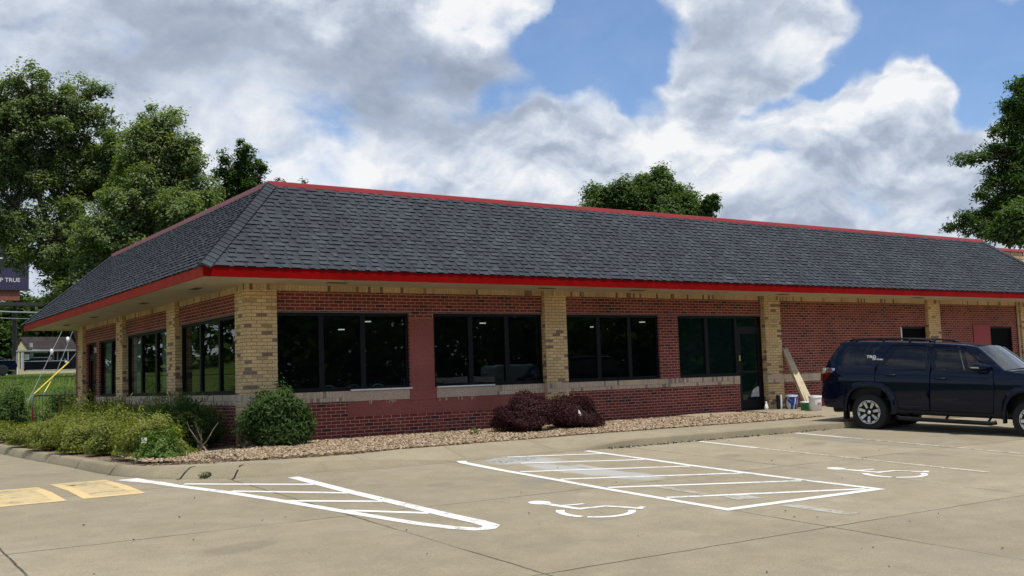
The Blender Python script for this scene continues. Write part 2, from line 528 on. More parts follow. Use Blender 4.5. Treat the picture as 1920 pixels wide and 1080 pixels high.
def walk_mat(name, a, b, stain=True):
    k = NT(name)
    o, c, fine, mid, grit = concrete(k, a, b)
    x = k.xyz(o)
    if stain:
        t = k.math('ADD', k.math('MULTIPLY', x[0], 1 / 1.75), 0.2)
        fr = k.math('ABSOLUTE', k.math('SUBTRACT', k.math('FRACT', t), 0.5))
        j = k.mapr(fr, 0.006, 0.002)
        c = k.mix(k.math('MULTIPLY', j, 0.75), c, (0.08, 0.07, 0.055))
    d = k.mapr(k.noise(o, 1.4, 6, 0.7), 0.5, 0.75, 0.0, 0.45)
    c = k.mix(d, c, (0.20, 0.175, 0.125))
    k.set(c, 0.9, spec=0.2)
    k.bump(grit, 0.4, 0.005)
    return k.m


m_walk = walk_mat('walk concrete', (0.280, 0.236, 0.158), (0.325, 0.276, 0.188))
m_kerb = walk_mat('kerb concrete', (0.235, 0.200, 0.128), (0.295, 0.252, 0.165), False)


def paint_mat(name, c, wear, scale=9.0, under=(0.28, 0.236, 0.157)):
    k = NT(name)
    o = k.obj()
    a = k.noise(o, scale, 7, 0.75)
    b = k.noise(o, 70, 3, 0.7)
    big = k.noise(o, 0.9, 3)
    v = k.math('ADD', k.math('MULTIPLY', a, 0.6), k.math('ADD', k.math('MULTIPLY', b, 0.3), k.math('MULTIPLY', big, 0.25)))
    f = k.mapr(v, wear - 0.05, wear + 0.05)
    g = k.mapr(b, 0.2, 0.8, 0.88, 1.06)
    col = k.mix(1.0, c, k.comb(g, g, g), 'MULTIPLY')
    k.set(k.mix(f, col, under), 0.7, spec=0.3)
    k.bump(b, 0.3, 0.004)
    return k.m


m_wpaint = paint_mat('white road paint', (0.74, 0.73, 0.69), 0.655)
m_wfaded = paint_mat('faded road paint', (0.62, 0.56, 0.45), 0.58, 12)
m_greyp = paint_mat('greyed out road paint', (0.43, 0.41, 0.36), 0.60, 10)
m_ypaint = paint_mat('worn yellow road paint', (0.66, 0.49, 0.23), 0.66, 6)
m_ypatch = paint_mat('worn yellow field', (0.56, 0.43, 0.22), 0.62, 5)


def mulch_mat():
    k = NT('bed soil and rock')
    o = k.obj()
    v = k.n('ShaderNodeTexVoronoi'); v.inputs['Scale'].default_value = 22
    k.put(v.inputs['Vector'], o)
    c = k.ramp(k.xyz(v.outputs['Color'])[0], [(0, (0.20, 0.135, 0.09)), (0.5, (0.36, 0.26, 0.18)), (1, (0.46, 0.36, 0.26))])
    e = k.mapr(v.outputs['Distance'], 0.25, 0.75, 1.0, 0.25)
    c = k.mix(1.0, c, k.comb(e, e, e), 'MULTIPLY')
    k.set(c, 0.95, spec=0.1)
    k.bump(k.math('SUBTRACT', 1.0, v.outputs['Distance']), 0.8, 0.03)
    return k.m


m_bed = mulch_mat()


def tint_mat(name, stops, rough=0.8, spec=0.2, scale=30):
    k = NT(name)
    a = k.n('ShaderNodeAttribute'); a.attribute_name = 'tint'
    c = k.ramp(a.outputs['Fac'], stops)
    g = k.mapr(k.noise(k.obj(), scale, 3), 0.25, 0.75, 0.8, 1.2)
    k.set(k.mix(1.0, c, k.comb(g, g, g), 'MULTIPLY'), rough, spec=spec)
    return k.m


m_rock = tint_mat('river rock', [(0, (0.12, 0.082, 0.050)), (0.3, (0.25, 0.178, 0.110)), (0.65, (0.40, 0.295, 0.188)), (0.9, (0.50, 0.395, 0.27)), (1, (0.62, 0.55, 0.44))])


def leaf_mat(name, stops, under, trans=0.38, gloss=0.65):
    k = NT(name)
    a = k.n('ShaderNodeAttribute'); a.attribute_name = 'tint'
    c = k.ramp(a.outputs['Fac'], stops)
    geo = k.n('ShaderNodeNewGeometry')
    c2 = k.mix(geo.outputs['Backfacing'], c, k.mix(0.55, c, under))
    k.set(c2, gloss, spec=0.2)
    tl = k.n('ShaderNodeBsdfTranslucent')
    k.put(tl.inputs[0], k.mix(1.0, c, (1.0, 1.15, 0.35), 'MULTIPLY'))
    mx = k.n('ShaderNodeMixShader'); mx.inputs[0].default_value = trans
    k.t.links.new(k.b.outputs[0], mx.inputs[1]); k.t.links.new(tl.outputs[0], mx.inputs[2])
    k.t.links.new(mx.outputs[0], k.out.inputs[0])
    return k.m


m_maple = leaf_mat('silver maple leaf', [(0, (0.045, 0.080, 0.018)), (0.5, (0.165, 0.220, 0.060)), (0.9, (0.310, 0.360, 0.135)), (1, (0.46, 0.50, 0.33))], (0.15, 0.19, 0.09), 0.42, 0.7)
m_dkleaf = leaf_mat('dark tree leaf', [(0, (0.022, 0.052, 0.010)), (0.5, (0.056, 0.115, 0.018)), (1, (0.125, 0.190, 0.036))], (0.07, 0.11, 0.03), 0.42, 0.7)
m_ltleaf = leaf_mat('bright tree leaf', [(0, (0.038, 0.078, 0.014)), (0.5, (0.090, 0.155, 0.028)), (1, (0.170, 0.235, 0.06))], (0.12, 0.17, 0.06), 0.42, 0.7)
m_bush = leaf_mat('bush leaf', [(0, (0.012, 0.032, 0.008)), (0.5, (0.034, 0.080, 0.014)), (0.9, (0.080, 0.145, 0.026)), (1, (0.12, 0.18, 0.05))], (0.09, 0.14, 0.04))
m_spirea = leaf_mat('spirea leaf', [(0, (0.020, 0.038, 0.004)), (0.3, (0.100, 0.135, 0.014)), (0.6, (0.27, 0.295, 0.038)), (0.88, (0.46, 0.44, 0.090)), (0.94, (0.46, 0.36, 0.13)), (1, (0.62, 0.44, 0.30))], (0.2, 0.22, 0.07))
m_spirea2 = leaf_mat('bright spirea leaf', [(0, (0.038, 0.085, 0.010)), (0.5, (0.090, 0.180, 0.020)), (1, (0.20, 0.28, 0.05))], (0.18, 0.26, 0.07))
m_juniper = leaf_mat('juniper spray', [(0, (0.040, 0.066, 0.008)), (0.5, (0.17, 0.21, 0.026)), (0.9, (0.33, 0.34, 0.055)), (1, (0.42, 0.36, 0.11))], (0.10, 0.12, 0.03), 0.15)
m_barberry = leaf_mat('barberry leaf', [(0, (0.014, 0.004, 0.005)), (0.5, (0.036, 0.007, 0.009)), (0.92, (0.075, 0.016, 0.017)), (1, (0.10, 0.035, 0.03))], (0.06, 0.02, 0.02), 0.25)
m_grassb = leaf_mat('grass blade', [(0, (0.050, 0.088, 0.014)), (0.5, (0.092, 0.145, 0.022)), (1, (0.155, 0.20, 0.05))], (0.1, 0.15, 0.03))
k = NT('lawn')
o = k.obj()
g = k.noise(o, 0.35, 6, 0.6); g2 = k.noise(o, 14, 4, 0.7)
c = k.ramp(g, [(0.3, (0.055, 0.095, 0.018)), (0.5, (0.078, 0.125, 0.022)), (0.72, (0.125, 0.155, 0.042))])
f = k.mapr(g2, 0.25, 0.75, 0.6, 1.35)
k.set(k.mix(1.0, c, k.comb(f, f, f), 'MULTIPLY'), 0.95, spec=0.1)
k.bump(g2, 0.8, 0.06)
m_lawn = k.m


# ------------------------------------------------------------------ mesh helpers
class MB:
    def __init__(s):
        s.v, s.f, s.t = [], [], []

    def add(s, vs, fs, tint=0.5):
        b = len(s.v)
        s.v += [tuple(p) for p in vs]
        s.f += [tuple(b + i for i in f) for f in fs]
        s.t += [tint] * len(vs)
        return s

    def box(s, x0, y0, z0, x1, y1, z1, tint=0.5):
        x0, x1 = min(x0, x1), max(x0, x1); y0, y1 = min(y0, y1), max(y0, y1); z0, z1 = min(z0, z1), max(z0, z1)
        return s.add([(x0, y0, z0), (x1, y0, z0), (x1, y1, z0), (x0, y1, z0), (x0, y0, z1), (x1, y0, z1), (x1, y1, z1), (x0, y1, z1)],
                     [(0, 3, 2, 1), (4, 5, 6, 7), (0, 1, 5, 4), (1, 2, 6, 5), (2, 3, 7, 6), (3, 0, 4, 7)], tint)

    def obox(s, o, a, b, c, tint=0.5):
        """box from corner o along edge vectors a, b, c"""
        o, a, b, c = Vector(o), Vector(a), Vector(b), Vector(c)
        if a.cross(b).dot(c) < 0:
            a, b = b, a
        p = [o, o + a, o + a + b, o + b]
        return s.add(p + [q + c for q in p], [(0, 3, 2, 1), (4, 5, 6, 7), (0, 1, 5, 4), (1, 2, 6, 5), (2, 3, 7, 6), (3, 0, 4, 7)], tint)

    def prism(s, poly, vec, tint=0.5):
        n = len(poly); vec = Vector(vec)
        top = [Vector(p) + vec for p in poly]
        nrm = geometry.normal([Vector(p) for p in poly])
        fw = nrm.dot(vec) > 0
        a, b = tuple(range(n)), tuple(range(n, 2 * n))
        fs = [tuple(reversed(a)) if fw else a, b if fw else tuple(reversed(b))]
        for i in range(n):
            j = (i + 1) % n
            fs.append((i, j, n + j, n + i) if fw else (j, i, n + i, n + j))
        return s.add([Vector(p) for p in poly] + top, fs, tint)

    def tube(s, pts, r, n=8, cap=True, tint=0.5):
        pts = [Vector(p) for p in pts]
        rs = r if isinstance(r, (list, tuple)) else [r] * len(pts)
        rings = []
        ref = None
        for i, p in enumerate(pts):
            d = (pts[min(i + 1, len(pts) - 1)] - pts[max(i - 1, 0)]).normalized()
            if ref is None:
                ref = Vector((0, 0, 1)) if abs(d.z) < 0.9 else Vector((1, 0, 0))
            a = d.cross(ref).normalized(); b = a.cross(d).normalized(); ref = b
            rings.append([p + (a * math.cos(2 * math.pi * q / n) + b * math.sin(2 * math.pi * q / n)) * rs[i] for q in range(n)])
        vs = [q for ring in rings for q in ring]
        fs = []
        for i in range(len(pts) - 1):
            for q in range(n):
                w = (q + 1) % n
                fs.append((i * n + q, i * n + w, (i + 1) * n + w, (i + 1) * n + q))
        if cap:
            fs.append(tuple(reversed(range(n)))); fs.append(tuple(range((len(pts) - 1) * n, len(pts) * n)))
        return s.add(vs, fs, tint)

    def lathe(s, prof, c=(0, 0, 0), n=24, axis='z', tint=0.5, flip=False):
        """prof: (radius, height) pairs turned about the axis"""
        c = Vector(c)
        vs = []
        for (r, h) in prof:
            for q in range(n):
                a = 2 * math.pi * q / n
                x, y = r * math.cos(a), r * math.sin(a)
                vs.append(c + (Vector((x, y, h)) if axis == 'z' else Vector((x, h, y))))
        fs = []
        for i in range(len(prof) - 1):
            for q in range(n):
                w = (q + 1) % n
                f = (i * n + q, i * n + w, (i + 1) * n + w, (i + 1) * n + q)
                fs.append(tuple(reversed(f)) if flip else f)
        return s.add(vs, fs, tint)

    def build(s, name, mat, parent=None, smooth=False, bevel=0.0, weld=False):
        me = bpy.data.meshes.new(name)
        me.from_pydata(s.v, [], s.f)
        at_ = me.attributes.new('tint', 'FLOAT', 'POINT')
        at_.data.foreach_set('value', np.array(s.t, dtype=np.float32))
        if weld:
            bm = bmesh.new(); bm.from_mesh(me)
            bmesh.ops.remove_doubles(bm, verts=bm.verts, dist=0.0006)
            bmesh.ops.recalc_face_normals(bm, faces=bm.faces)
            bm.to_mesh(me); bm.free()
        # texture coordinates in metres, projected along each face's main axis
        uv = me.uv_layers.new(name='metres')
        nl = len(me.loops)
        vi = np.empty(nl, dtype=np.int32); me.loops.foreach_get('vertex_index', vi)
        co = np.empty(len(me.vertices) * 3); me.vertices.foreach_get('co', co); co = co.reshape(-1, 3)
        nf = len(me.polygons)
        nr = np.empty(nf * 3); me.polygons.foreach_get('normal', nr); nr = np.abs(nr.reshape(-1, 3))
        tot = np.empty(nf, dtype=np.int32); me.polygons.foreach_get('loop_total', tot)
        ax = np.repeat(np.argmax(nr, axis=1), tot)
        p = co[vi]
        uu = np.where(ax == 0, p[:, 1], p[:, 0]); vv = np.where(ax == 2, p[:, 1], p[:, 2])
        uv.data.foreach_set('uv', np.stack([uu, vv], 1).astype(np.float32).ravel())
        if smooth:
            me.polygons.foreach_set('use_smooth', np.ones(nf, dtype=bool))
        me.materials.append(mat)
        o = bpy.data.objects.new(name, me)
        COL.objects.link(o)
        if parent is not None:
            o.parent = parent
        if bevel:
            b = o.modifiers.new('bevel', 'BEVEL'); b.width = bevel; b.segments = 2; b.limit_method = 'ANGLE'; b.angle_limit = R(40)
        return o


def tag(o, label, cat, group=None, kind=None):
    if label: o['label'] = label
    if cat: o['category'] = cat
    if group: o['group'] = group
    if kind: o['kind'] = kind
    return o


def empty(name, loc=(0, 0, 0), label=None, cat=None, group=None, rot=(0, 0, 0)):
    o = bpy.data.objects.new(name, None)
    o.empty_display_size = 0.2
    COL.objects.link(o)
    o.location = loc; o.rotation_euler = rot
    return tag(o, label, cat, group)


def struct(o):
    o['kind'] = 'structure'
    return o


def quads(name, V, mat, parent=None, tint=None, per=4):
    """one mesh of many separate leaf faces; V is (n, per, 3)"""
    V = np.asarray(V, dtype=np.float32)
    n = V.shape[0]
    me = bpy.data.meshes.new(name)
    me.vertices.add(n * per); me.vertices.foreach_set('co', V.ravel())
    me.loops.add(n * per); me.loops.foreach_set('vertex_index', np.arange(n * per, dtype=np.int32))
    me.polygons.add(n); me.polygons.foreach_set('loop_start', np.arange(0, n * per, per, dtype=np.int32))
    me.polygons.foreach_set('loop_total', np.full(n, per, dtype=np.int32))
    if tint is not None:
        a = me.attributes.new('tint', 'FLOAT', 'POINT')
        a.data.foreach_set('value', np.repeat(np.asarray(tint, dtype=np.float32), per))
    me.update(calc_edges=True)
    me.materials.append(mat)
    o = bpy.data.objects.new(name, me)
    COL.objects.link(o)
    if parent is not None: o.parent = parent
    return o


def unit(a):
    return a / np.maximum(np.linalg.norm(a, axis=1, keepdims=True), 1e-9)


def leaf_faces(C, nrm, size, ratio, rng, droop=0.0, along=None):
    """pointed leaves at C with normals roughly nrm"""
    n = len(C)
    nrm = unit(nrm)
    t = rng.normal(size=(n, 3)) if along is None else along + rng.normal(size=(n, 3)) * 0.45
    t = t - (t * nrm).sum(1, keepdims=True) * nrm
    t = unit(t)
    t[:, 2] -= droop
    t = unit(t)
    b = np.cross(nrm, t)
    s = size[:, None] * 0.5
    w = s * ratio
    mid = C + nrm * (s * 0.18)
    return np.stack([C - t * s, mid + b * w - t * s * 0.1, C + t * s, mid - b * w - t * s * 0.1], 1)


# ------------------------------------------------------------------ ground
def lotz(x, y):
    x = min(max(x, -10), 20); y = min(max(y, -30), -3.6)
    return -0.23 + 0.04 * (y + 3.6) + 0.006 * x


def grid_sheet(name, xs, ys, zf, mat, smooth=False):
    mb = MB()
    nx, ny = len(xs), len(ys)
    vs = [(x, y, zf(x, y)) for y in ys for x in xs]
    fs = [(j * nx + i, j * nx + i + 1, (j + 1) * nx + i + 1, (j + 1) * nx + i) for j in range(ny - 1) for i in range(nx - 1)]
    mb.add(vs, fs)
    return mb.build(name, mat, smooth=smooth)


struct(grid_sheet('parking_lot', [-14, -10, 20, 62], [-44, -30, -3.6, 15.6], lotz, m_lot))


def ss(a, b, t):
    t = min(max((t - a) / (b - a), 0), 1)
    return t * t * (3 - 2 * t)


def groundz(x, y):
    base = lotz(x, y) - 0.12
    inside = ss(-13.9, -14.4, x) + ss(15.5, 16.0, y) + ss(61.8, 63, x) + ss(-43.8, -45, y)
    z = base + min(inside, 1) * 0.16
    z += 1.95 * ss(17, 34, y) * (1 if y > 0 else 0)
    z += 2.2 * ss(-16, -30, x) * ss(-40, -10, y)
    if y > 35: z += 0.6 * ss(36, 60, y)
    return z


gx = [-1500, -500, -200, -100, -60] + [i * 2.0 for i in range(-20, -7)] + [-14.4, -13.9, -12, -10, -6, -4, -2, 0, 2, 4, 6, 8, 10, 14, 20, 30, 40, 50, 61.8, 63, 70, 100, 200, 500, 1500]
gy = [-1500, -500, -200, -100, -60, -45, -43.8, -36, -30, -20, -10, -3.6, 4, 10, 15.5, 16] + [17 + i for i in range(0, 20)] + [38, 42, 48, 54, 60, 80, 120, 200, 500, 1500]
struct(grid_sheet('lawn', sorted(set(gx)), sorted(set(gy)), groundz, m_lawn, True))

# service road crossing the bank beyond the drive
rd = MB()
for i in range(24):
    x0, x1 = -70 + i * 4, -66 + i * 4
    def ry(x): return 41 + 0.05 * x
    rd.add([(x0, ry(x0) - 2.4, groundz(x0, ry(x0)) + 0.03), (x1, ry(x1) - 2.4, groundz(x1, ry(x1)) + 0.03),
            (x1, ry(x1) + 2.4, groundz(x1, ry(x1)) + 0.05), (x0, ry(x0) + 2.4, groundz(x0, ry(x0)) + 0.05)], [(0, 1, 2, 3)])
struct(rd.build('road', m_walk))

# kerb, walk and planting bed follow one run of stations
#      gutter (x,y)   kerb top front (x,y,z)   bed edge (x,y)
ST = [((-3.22, 15.4), (-3.10, 15.4, -0.10), (-2.96, 15.4)),
      ((-3.14, 8.0), (-3.02, 8.0, -0.10), (-2.88, 8.0)),
      ((-3.02, 4.0), (-2.91, 4.0, -0.10), (-2.76, 4.0)),
      ((-2.90, 1.6), (-2.80, 1.6, -0.10), (-2.65, 1.6)),
      ((-2.86, 0.4), (-2.77, 0.4, -0.10), (-2.62, 0.4)),
      ((-2.84, -0.9), (-2.74, -0.9, -0.10), (-2.58, -0.9)),
      ((-2.78, -1.7), (-2.66, -1.7, -0.10), (-2.50, -1.6)),
      ((-2.66, -2.3), (-2.52, -2.2, -0.10), (-2.36, -2.08)),
      ((-2.48, -2.9), (-2.30, -2.72, -0.10), (-2.14, -2.5)),
      ((-2.24, -3.34), (-2.02, -3.12, -0.10), (-1.88, -2.80)),
      ((-1.94, -3.66), (-1.70, -3.40, -0.10), (-1.55, -2.98)),
      ((-1.60, -3.88), (-1.40, -3.58, -0.10), (-1.22, -3.10)),
      ((-1.10, -4.00), (-0.95, -3.68, -0.105), (-0.85, -3.20)),
      ((-0.40, -4.06), (-0.30, -3.74, -0.115), (-0.20, -3.28)),
      ((0.60, -4.12), (0.62, -3.84, -0.150), (0.65, -3.30)),
      ((1.30, -4.16), (1.30, -3.95, -0.195), (1.35, -3.28)),
      ((1.95, -4.20), (1.95, -4.10, -0.240), (2.0, -3.25)),
      ((3.00, -4.28), (3.00, -4.22, -0.238), (3.0, -3.24)),
      ((4.15, -4.36), (4.15, -4.32, -0.222), (4.1, -3.20)),
      ((4.60, -4.40), (4.60, -4.385, -0.175), (4.6, -3.14)),
      ((5.20, -4.45), (5.20, -4.43, -0.115), (5.2, -3.10)),
      ((5.70, -4.49), (5.70, -4.465, -0.095), (5.7, -3.10)),
      ((8.00, -4.57), (8.00, -4.545, -0.09), (8.0, -3.14)),
      ((10.5, -4.68), (10.5, -4.655, -0.085), (10.5, -3.2)),
      ((12.3, -4.74), (12.3, -4.715, -0.08), (12.3, -3.05)),
      ((14.0, -4.78), (14.0, -4.755, -0.075), (14.0, -3.0)),
      ((40.0, -5.2), (40.0, -5.175, 0.0), (40.0, -3.2))]


def resample(st, k=3):
    out = []
    for a, b in zip(st[:-1], st[1:]):
        for i in range(k):
            t = i / k
            out.append(tuple(tuple(p + (q - p) * t for p, q in zip(u, w)) for u, w in zip(a, b)))
    out.append(st[-1])
    return out


S2 = resample(ST, 3)
EDGEZ = lambda x: -0.055 if x < 13 else 0.0
kb, wk = MB(), MB()
rows = []
for g, t, e in S2:
    zl = lotz(*g)
    h = t[2] - zl
    gv, tv = Vector((g[0], g[1])), Vector((t[0], t[1]))
    ev = Vector(e)
    ind = (ev - tv).normalized()
    wdt = min(0.15, (ev - tv).length)
    cb = tv + ind * wdt
    q = [(g[0] - ind[0] * 0.02, g[1] - ind[1] * 0.02, zl - 0.10), (g[0], g[1], zl + 0.004)]
    for s_ in (0.25, 0.5, 0.75, 0.92):
        cc = 1 - (1 - s_) ** 1.2
        p = gv.lerp(tv, s_ * 0.9)
        q.append((p.x, p.y, zl + 0.004 + (h - 0.012) * (cc if h > 0.02 else s_)))
    q.append((tv.x, tv.y, t[2] - 0.003))
    q.append((tv.x + ind[0] * 0.02, tv.y + ind[1] * 0.02, t[2]))
    q.append((cb.x, cb.y, t[2] + 0.003))
    rows.append((q, cb, t[2] + 0.003, ev))
nq = len(rows[0][0])
kb.add([p for r_ in rows for p in r_[0]], [(i * nq + j, (i + 1) * nq + j, (i + 1) * nq + j + 1, i * nq + j + 1) for i in range(len(rows) - 1) for j in range(nq - 1)])
kerb = struct(kb.build('kerb', m_kerb, smooth=True))
for (g, t, wj) in [((-2.24, -3.34), (-2.02, -3.12), 0.014), ((-1.62, -3.87), (-1.42, -3.57), 0.014), ((-2.87, 0.55), (-2.77, 0.55), 0.010), ((-2.80, -1.5), (-2.68, -1.5), 0.010)]:
    jm = MB()
    gz = lotz(*g)
    d = Vector((t[0] - g[0], t[1] - g[1])); n_ = Vector((-d.y, d.x)).normalized() * wj
    pr = [(g[0] - d.x * 0.35, g[1] - d.y * 0.35, gz + 0.004), (g[0], g[1], gz + 0.010), (g[0] + d.x * 0.45, g[1] + d.y * 0.45, gz + 0.085), (t[0], t[1], -0.094), (t[0] + d.x * 0.5, t[1] + d.y * 0.5, -0.092)]
    vs = []
    for p in pr:
        vs += [(p[0] - n_.x, p[1] - n_.y, p[2]), (p[0] + n_.x, p[1] + n_.y, p[2])]
    jm.add(vs, [(2 * i, 2 * i + 1, 2 * i + 3, 2 * i + 2) for i in range(4)])
    jm.build('joint', m_rubber, kerb)
ws = [r_ for r_ in rows if r_[1].y < -2.0 or r_[1].x > 0]
vs = []
for q, cb, z, ev in ws:
    for s_ in (0, 0.33, 0.66, 1.0):
        p = cb.lerp(ev, s_)
        vs.append((p.x, p.y, z + (EDGEZ(p.x) - z) * s_ * min(1.0, (ev - cb).length / 0.5)))
wk.add(vs, [(i * 4 + j, (i + 1) * 4 + j, (i + 1) * 4 + j + 1, i * 4 + j + 1) for i in range(len(ws) - 1) for j in range(3)])
# entry slab in front of the doorway and on to the right along the wall
wk.add([(12.55, -3.05, -0.055), (14.0, -3.0, -0.03), (40.0, -3.2, 0.0), (40.0, 0.3, 0.02), (13.0, 0.3, 0.02), (13.0, -0.55, 0.012)], [(0, 1, 2, 3, 4, 5)])
struct(wk.build('sidewalk', m_walk))
bd = MB()
ed = [(r_[3].x, r_[3].y, r_[2] + (EDGEZ(0) - r_[2]) * min(1.0, (r_[3] - r_[1]).length / 0.5) - 0.006) for r_ in rows if r_[3].x <= 12.6]
left = [e for e in ed if e[0] < -1.4]
front = [e for e in ed if e[0] >= -1.4]
for a, b in zip(left[:-1], left[1:]):
    bd.add([(a[0], a[1], a[2]), (b[0], b[1], b[2]), (0.2, max(b[1], -1.6) if b[1] < -1.6 else b[1], -0.03), (0.2, max(a[1], -1.6) if a[1] < -1.6 else a[1], -0.03)], [(0, 1, 2, 3)])
front = [left[-1]] + front
for a, b in zip(front[:-1], front[1:]):
    bd.add([(a[0], a[1], a[2]), (b[0], b[1], b[2]), (max(b[0], 0.2), 0.2, -0.03), (max(a[0], 0.2), 0.2, -0.03)], [(0, 1, 2, 3)])
bd.add([(-1.45, -2.9, -0.100), (0.4, -3.1, -0.085), (0.4, 0.2, -0.06), (-2.4, 0.2, -0.085), (-2.3, -1.8, -0.095)], [(0, 1, 2, 3, 4)])
bd.add([(12.3, -3.05, -0.062), (12.55, -3.03, -0.062), (13.0, -0.55, -0.035), (13.0, 0.2, -0.03), (12.3, 0.2, -0.03)], [(0, 1, 2, 3, 4)])
struct(bd.build('planting_bed', m_bed))


# river rock: thousands of small stones
def stones(name, n, region, smin, smax, mat, seed, z0):
    rng = np.random.default_rng(seed)
    P = []
    while len(P) < n:
        q = region(rng, n)
        P += [tuple(p) for p in q]
    P = np.array(P[:n])
    t = (1 + 5 ** .5) / 2
    iv = np.array([(-1, t, 0), (1, t, 0), (-1, -t, 0), (1, -t, 0), (0, -1, t), (0, 1, t), (0, -1, -t), (0, 1, -t), (t, 0, -1), (t, 0, 1), (-t, 0, -1), (-t, 0, 1)]) / math.sqrt(1 + t * t)
    fi = np.array([(0, 11, 5), (0, 5, 1), (0, 1, 7), (0, 7, 10), (0, 10, 11), (1, 5, 9), (5, 11, 4), (11, 10, 2), (10, 7, 6), (7, 1, 8), (3, 9, 4), (3, 4, 2), (3, 2, 6), (3, 6, 8), (3, 8, 9), (4, 9, 5), (2, 4, 11), (6, 2, 10), (8, 6, 7), (9, 8, 1)])
    s = rng.uniform(smin, smax, (n, 1, 1)) * 0.5
    ax = np.stack([rng.uniform(0.8, 1.5, n), rng.uniform(0.6, 1.0, n), rng.uniform(0.35, 0.7, n)], 1)[:, None, :]
    v = iv[None] * (1 + rng.normal(0, 0.14, (n, 12, 1))) * ax * s
    a = rng.uniform(0, 6.28, n)[:, None]
    x = v[..., 0] * np.cos(a) - v[..., 1] * np.sin(a); y = v[..., 0] * np.sin(a) + v[..., 1] * np.cos(a)
    tl = rng.normal(0, 0.35, (n, 1))
    z = v[..., 2] + x * tl
    V = np.stack([x + P[:, 0:1], y + P[:, 1:2], z + P[:, 2:3] + z0 + rng.uniform(0.0, 0.018, (n, 1))], -1).reshape(-1, 3)
    F = (fi[None] + (np.arange(n) * 12)[:, None, None]).reshape(-1, 3)
    me = bpy.data.meshes.new(name)
    me.vertices.add(len(V)); me.vertices.foreach_set('co', V.astype(np.float32).ravel())
    me.loops.add(F.size); me.loops.foreach_set('vertex_index', F.astype(np.int32).ravel())
    me.polygons.add(len(F)); me.polygons.foreach_set('loop_start', np.arange(0, F.size, 3, dtype=np.int32)); me.polygons.foreach_set('loop_total', np.full(len(F), 3, dtype=np.int32))
    at_ = me.attributes.new('tint', 'FLOAT', 'POINT'); at_.data.foreach_set('value', np.repeat(rng.beta(2.2, 2.0, n), 12).astype(np.float32))
    me.update(calc_edges=True)
    me.polygons.foreach_set('use_smooth', np.ones(len(F), dtype=bool))
    me.materials.append(mat)
    o = bpy.data.objects.new(name, me); COL.objects.link(o)
    return o


EX = np.array([e[0] for e in front] + [12.6, 13.05]); EY = np.array([e[1] for e in front] + [-2.9, -0.5])


def bed_region(rng, n):
    x = rng.uniform(-2.45, 13.0, n); y = rng.uniform(-3.4, 0.06, n)
    ye = np.interp(x, EX, EY, left=-2.2)
    ye = np.where(x < -1.6, -2.2 - (x + 2.45) * 0.95, ye)
    ok = y > ye + 0.02
    ok &= ~((x < -0.2) & (y > -0.9))
    q = np.stack([x, y, -0.06 + 0.03 * (y + 3.2) / 3.2], 1)
    return q[ok]


o = stones('gravel', 24000, bed_region, 0.022, 0.070, m_rock, 5, 0.012)
tag(o, 'tan and pink river rock covering the bed along the brick wall', 'gravel', kind='stuff')


def lot_region(rng, n):
    x = rng.uniform(-6, 12, n); y = rng.uniform(-14.5, -4.9, n)
    return np.array([(a, b, lotz(a, b)) for a, b in zip(x, y)])


def gutter_region(rng, n):
    x = rng.uniform(4.9, 11.5, n); y = -4.44 - 0.03 * (x - 5) - np.abs(rng.normal(0.02, 0.06, n))
    return np.array([(a, b, lotz(a, b)) for a, b in zip(x, y)])


m_chip = tint_mat('dark grit', [(0, (0.03, 0.027, 0.02)), (0.6, (0.09, 0.075, 0.05)), (1, (0.5, 0.47, 0.4))])
o = stones('lot_debris', 110, lot_region, 0.006, 0.026, m_chip, 8, 0.004)
tag(o, 'scattered grit and dry leaf bits on the parking lot', 'debris', kind='stuff')
o = stones('gutter_debris', 420, gutter_region, 0.012, 0.05, m_chip, 9, 0.004)
tag(o, 'dark grit gathered along the foot of the kerb', 'debris', kind='stuff')


# ---- painted markings, each a thin sheet 4 mm above the lot
def strip(mb, a, b, w, lift=0.004):
    a, b = Vector(a), Vector(b)
    d = (b - a).normalized(); n_ = Vector((-d.y, d.x)) * (w / 2)
    k = max(1, int((b - a).length / 0.08))
    vs = []
    for i in range(k + 1):
        p = a.lerp(b, i / k)
        for q in (p - n_, p + n_):
            vs.append((q.x, q.y, lotz(q.x, q.y) + lift))
    mb.add(vs, [(2 * i, 2 * i + 1, 2 * i + 3, 2 * i + 2) for i in range(k)])


def ribbon(mb, L_, R_, lift=0.004):
    vs = []
    for a, b in zip(L_, R_):
        vs += [(*a, lotz(*a) + lift), (*b, lotz(*b) + lift)]
    mb.add(vs, [(2 * i, 2 * i + 1, 2 * i + 3, 2 * i + 2) for i in range(len(L_) - 1)])


def path(mb, pts, w, lift=0.004):
    pts = [Vector(p) for p in pts]
    L_, R_ = [], []
    ws_ = w if isinstance(w, list) else [w] * len(pts)
    for i, p in enumerate(pts):
        d = (pts[min(i + 1, len(pts) - 1)] - pts[max(i - 1, 0)]).normalized()
        n_ = Vector((-d.y, d.x)) * ws_[i] / 2
        L_.append(tuple(p + n_)); R_.append(tuple(p - n_))
    ribbon(mb, L_, R_, lift)


def marking(name, mb, mat):
    return struct(mb.build(name, mat))


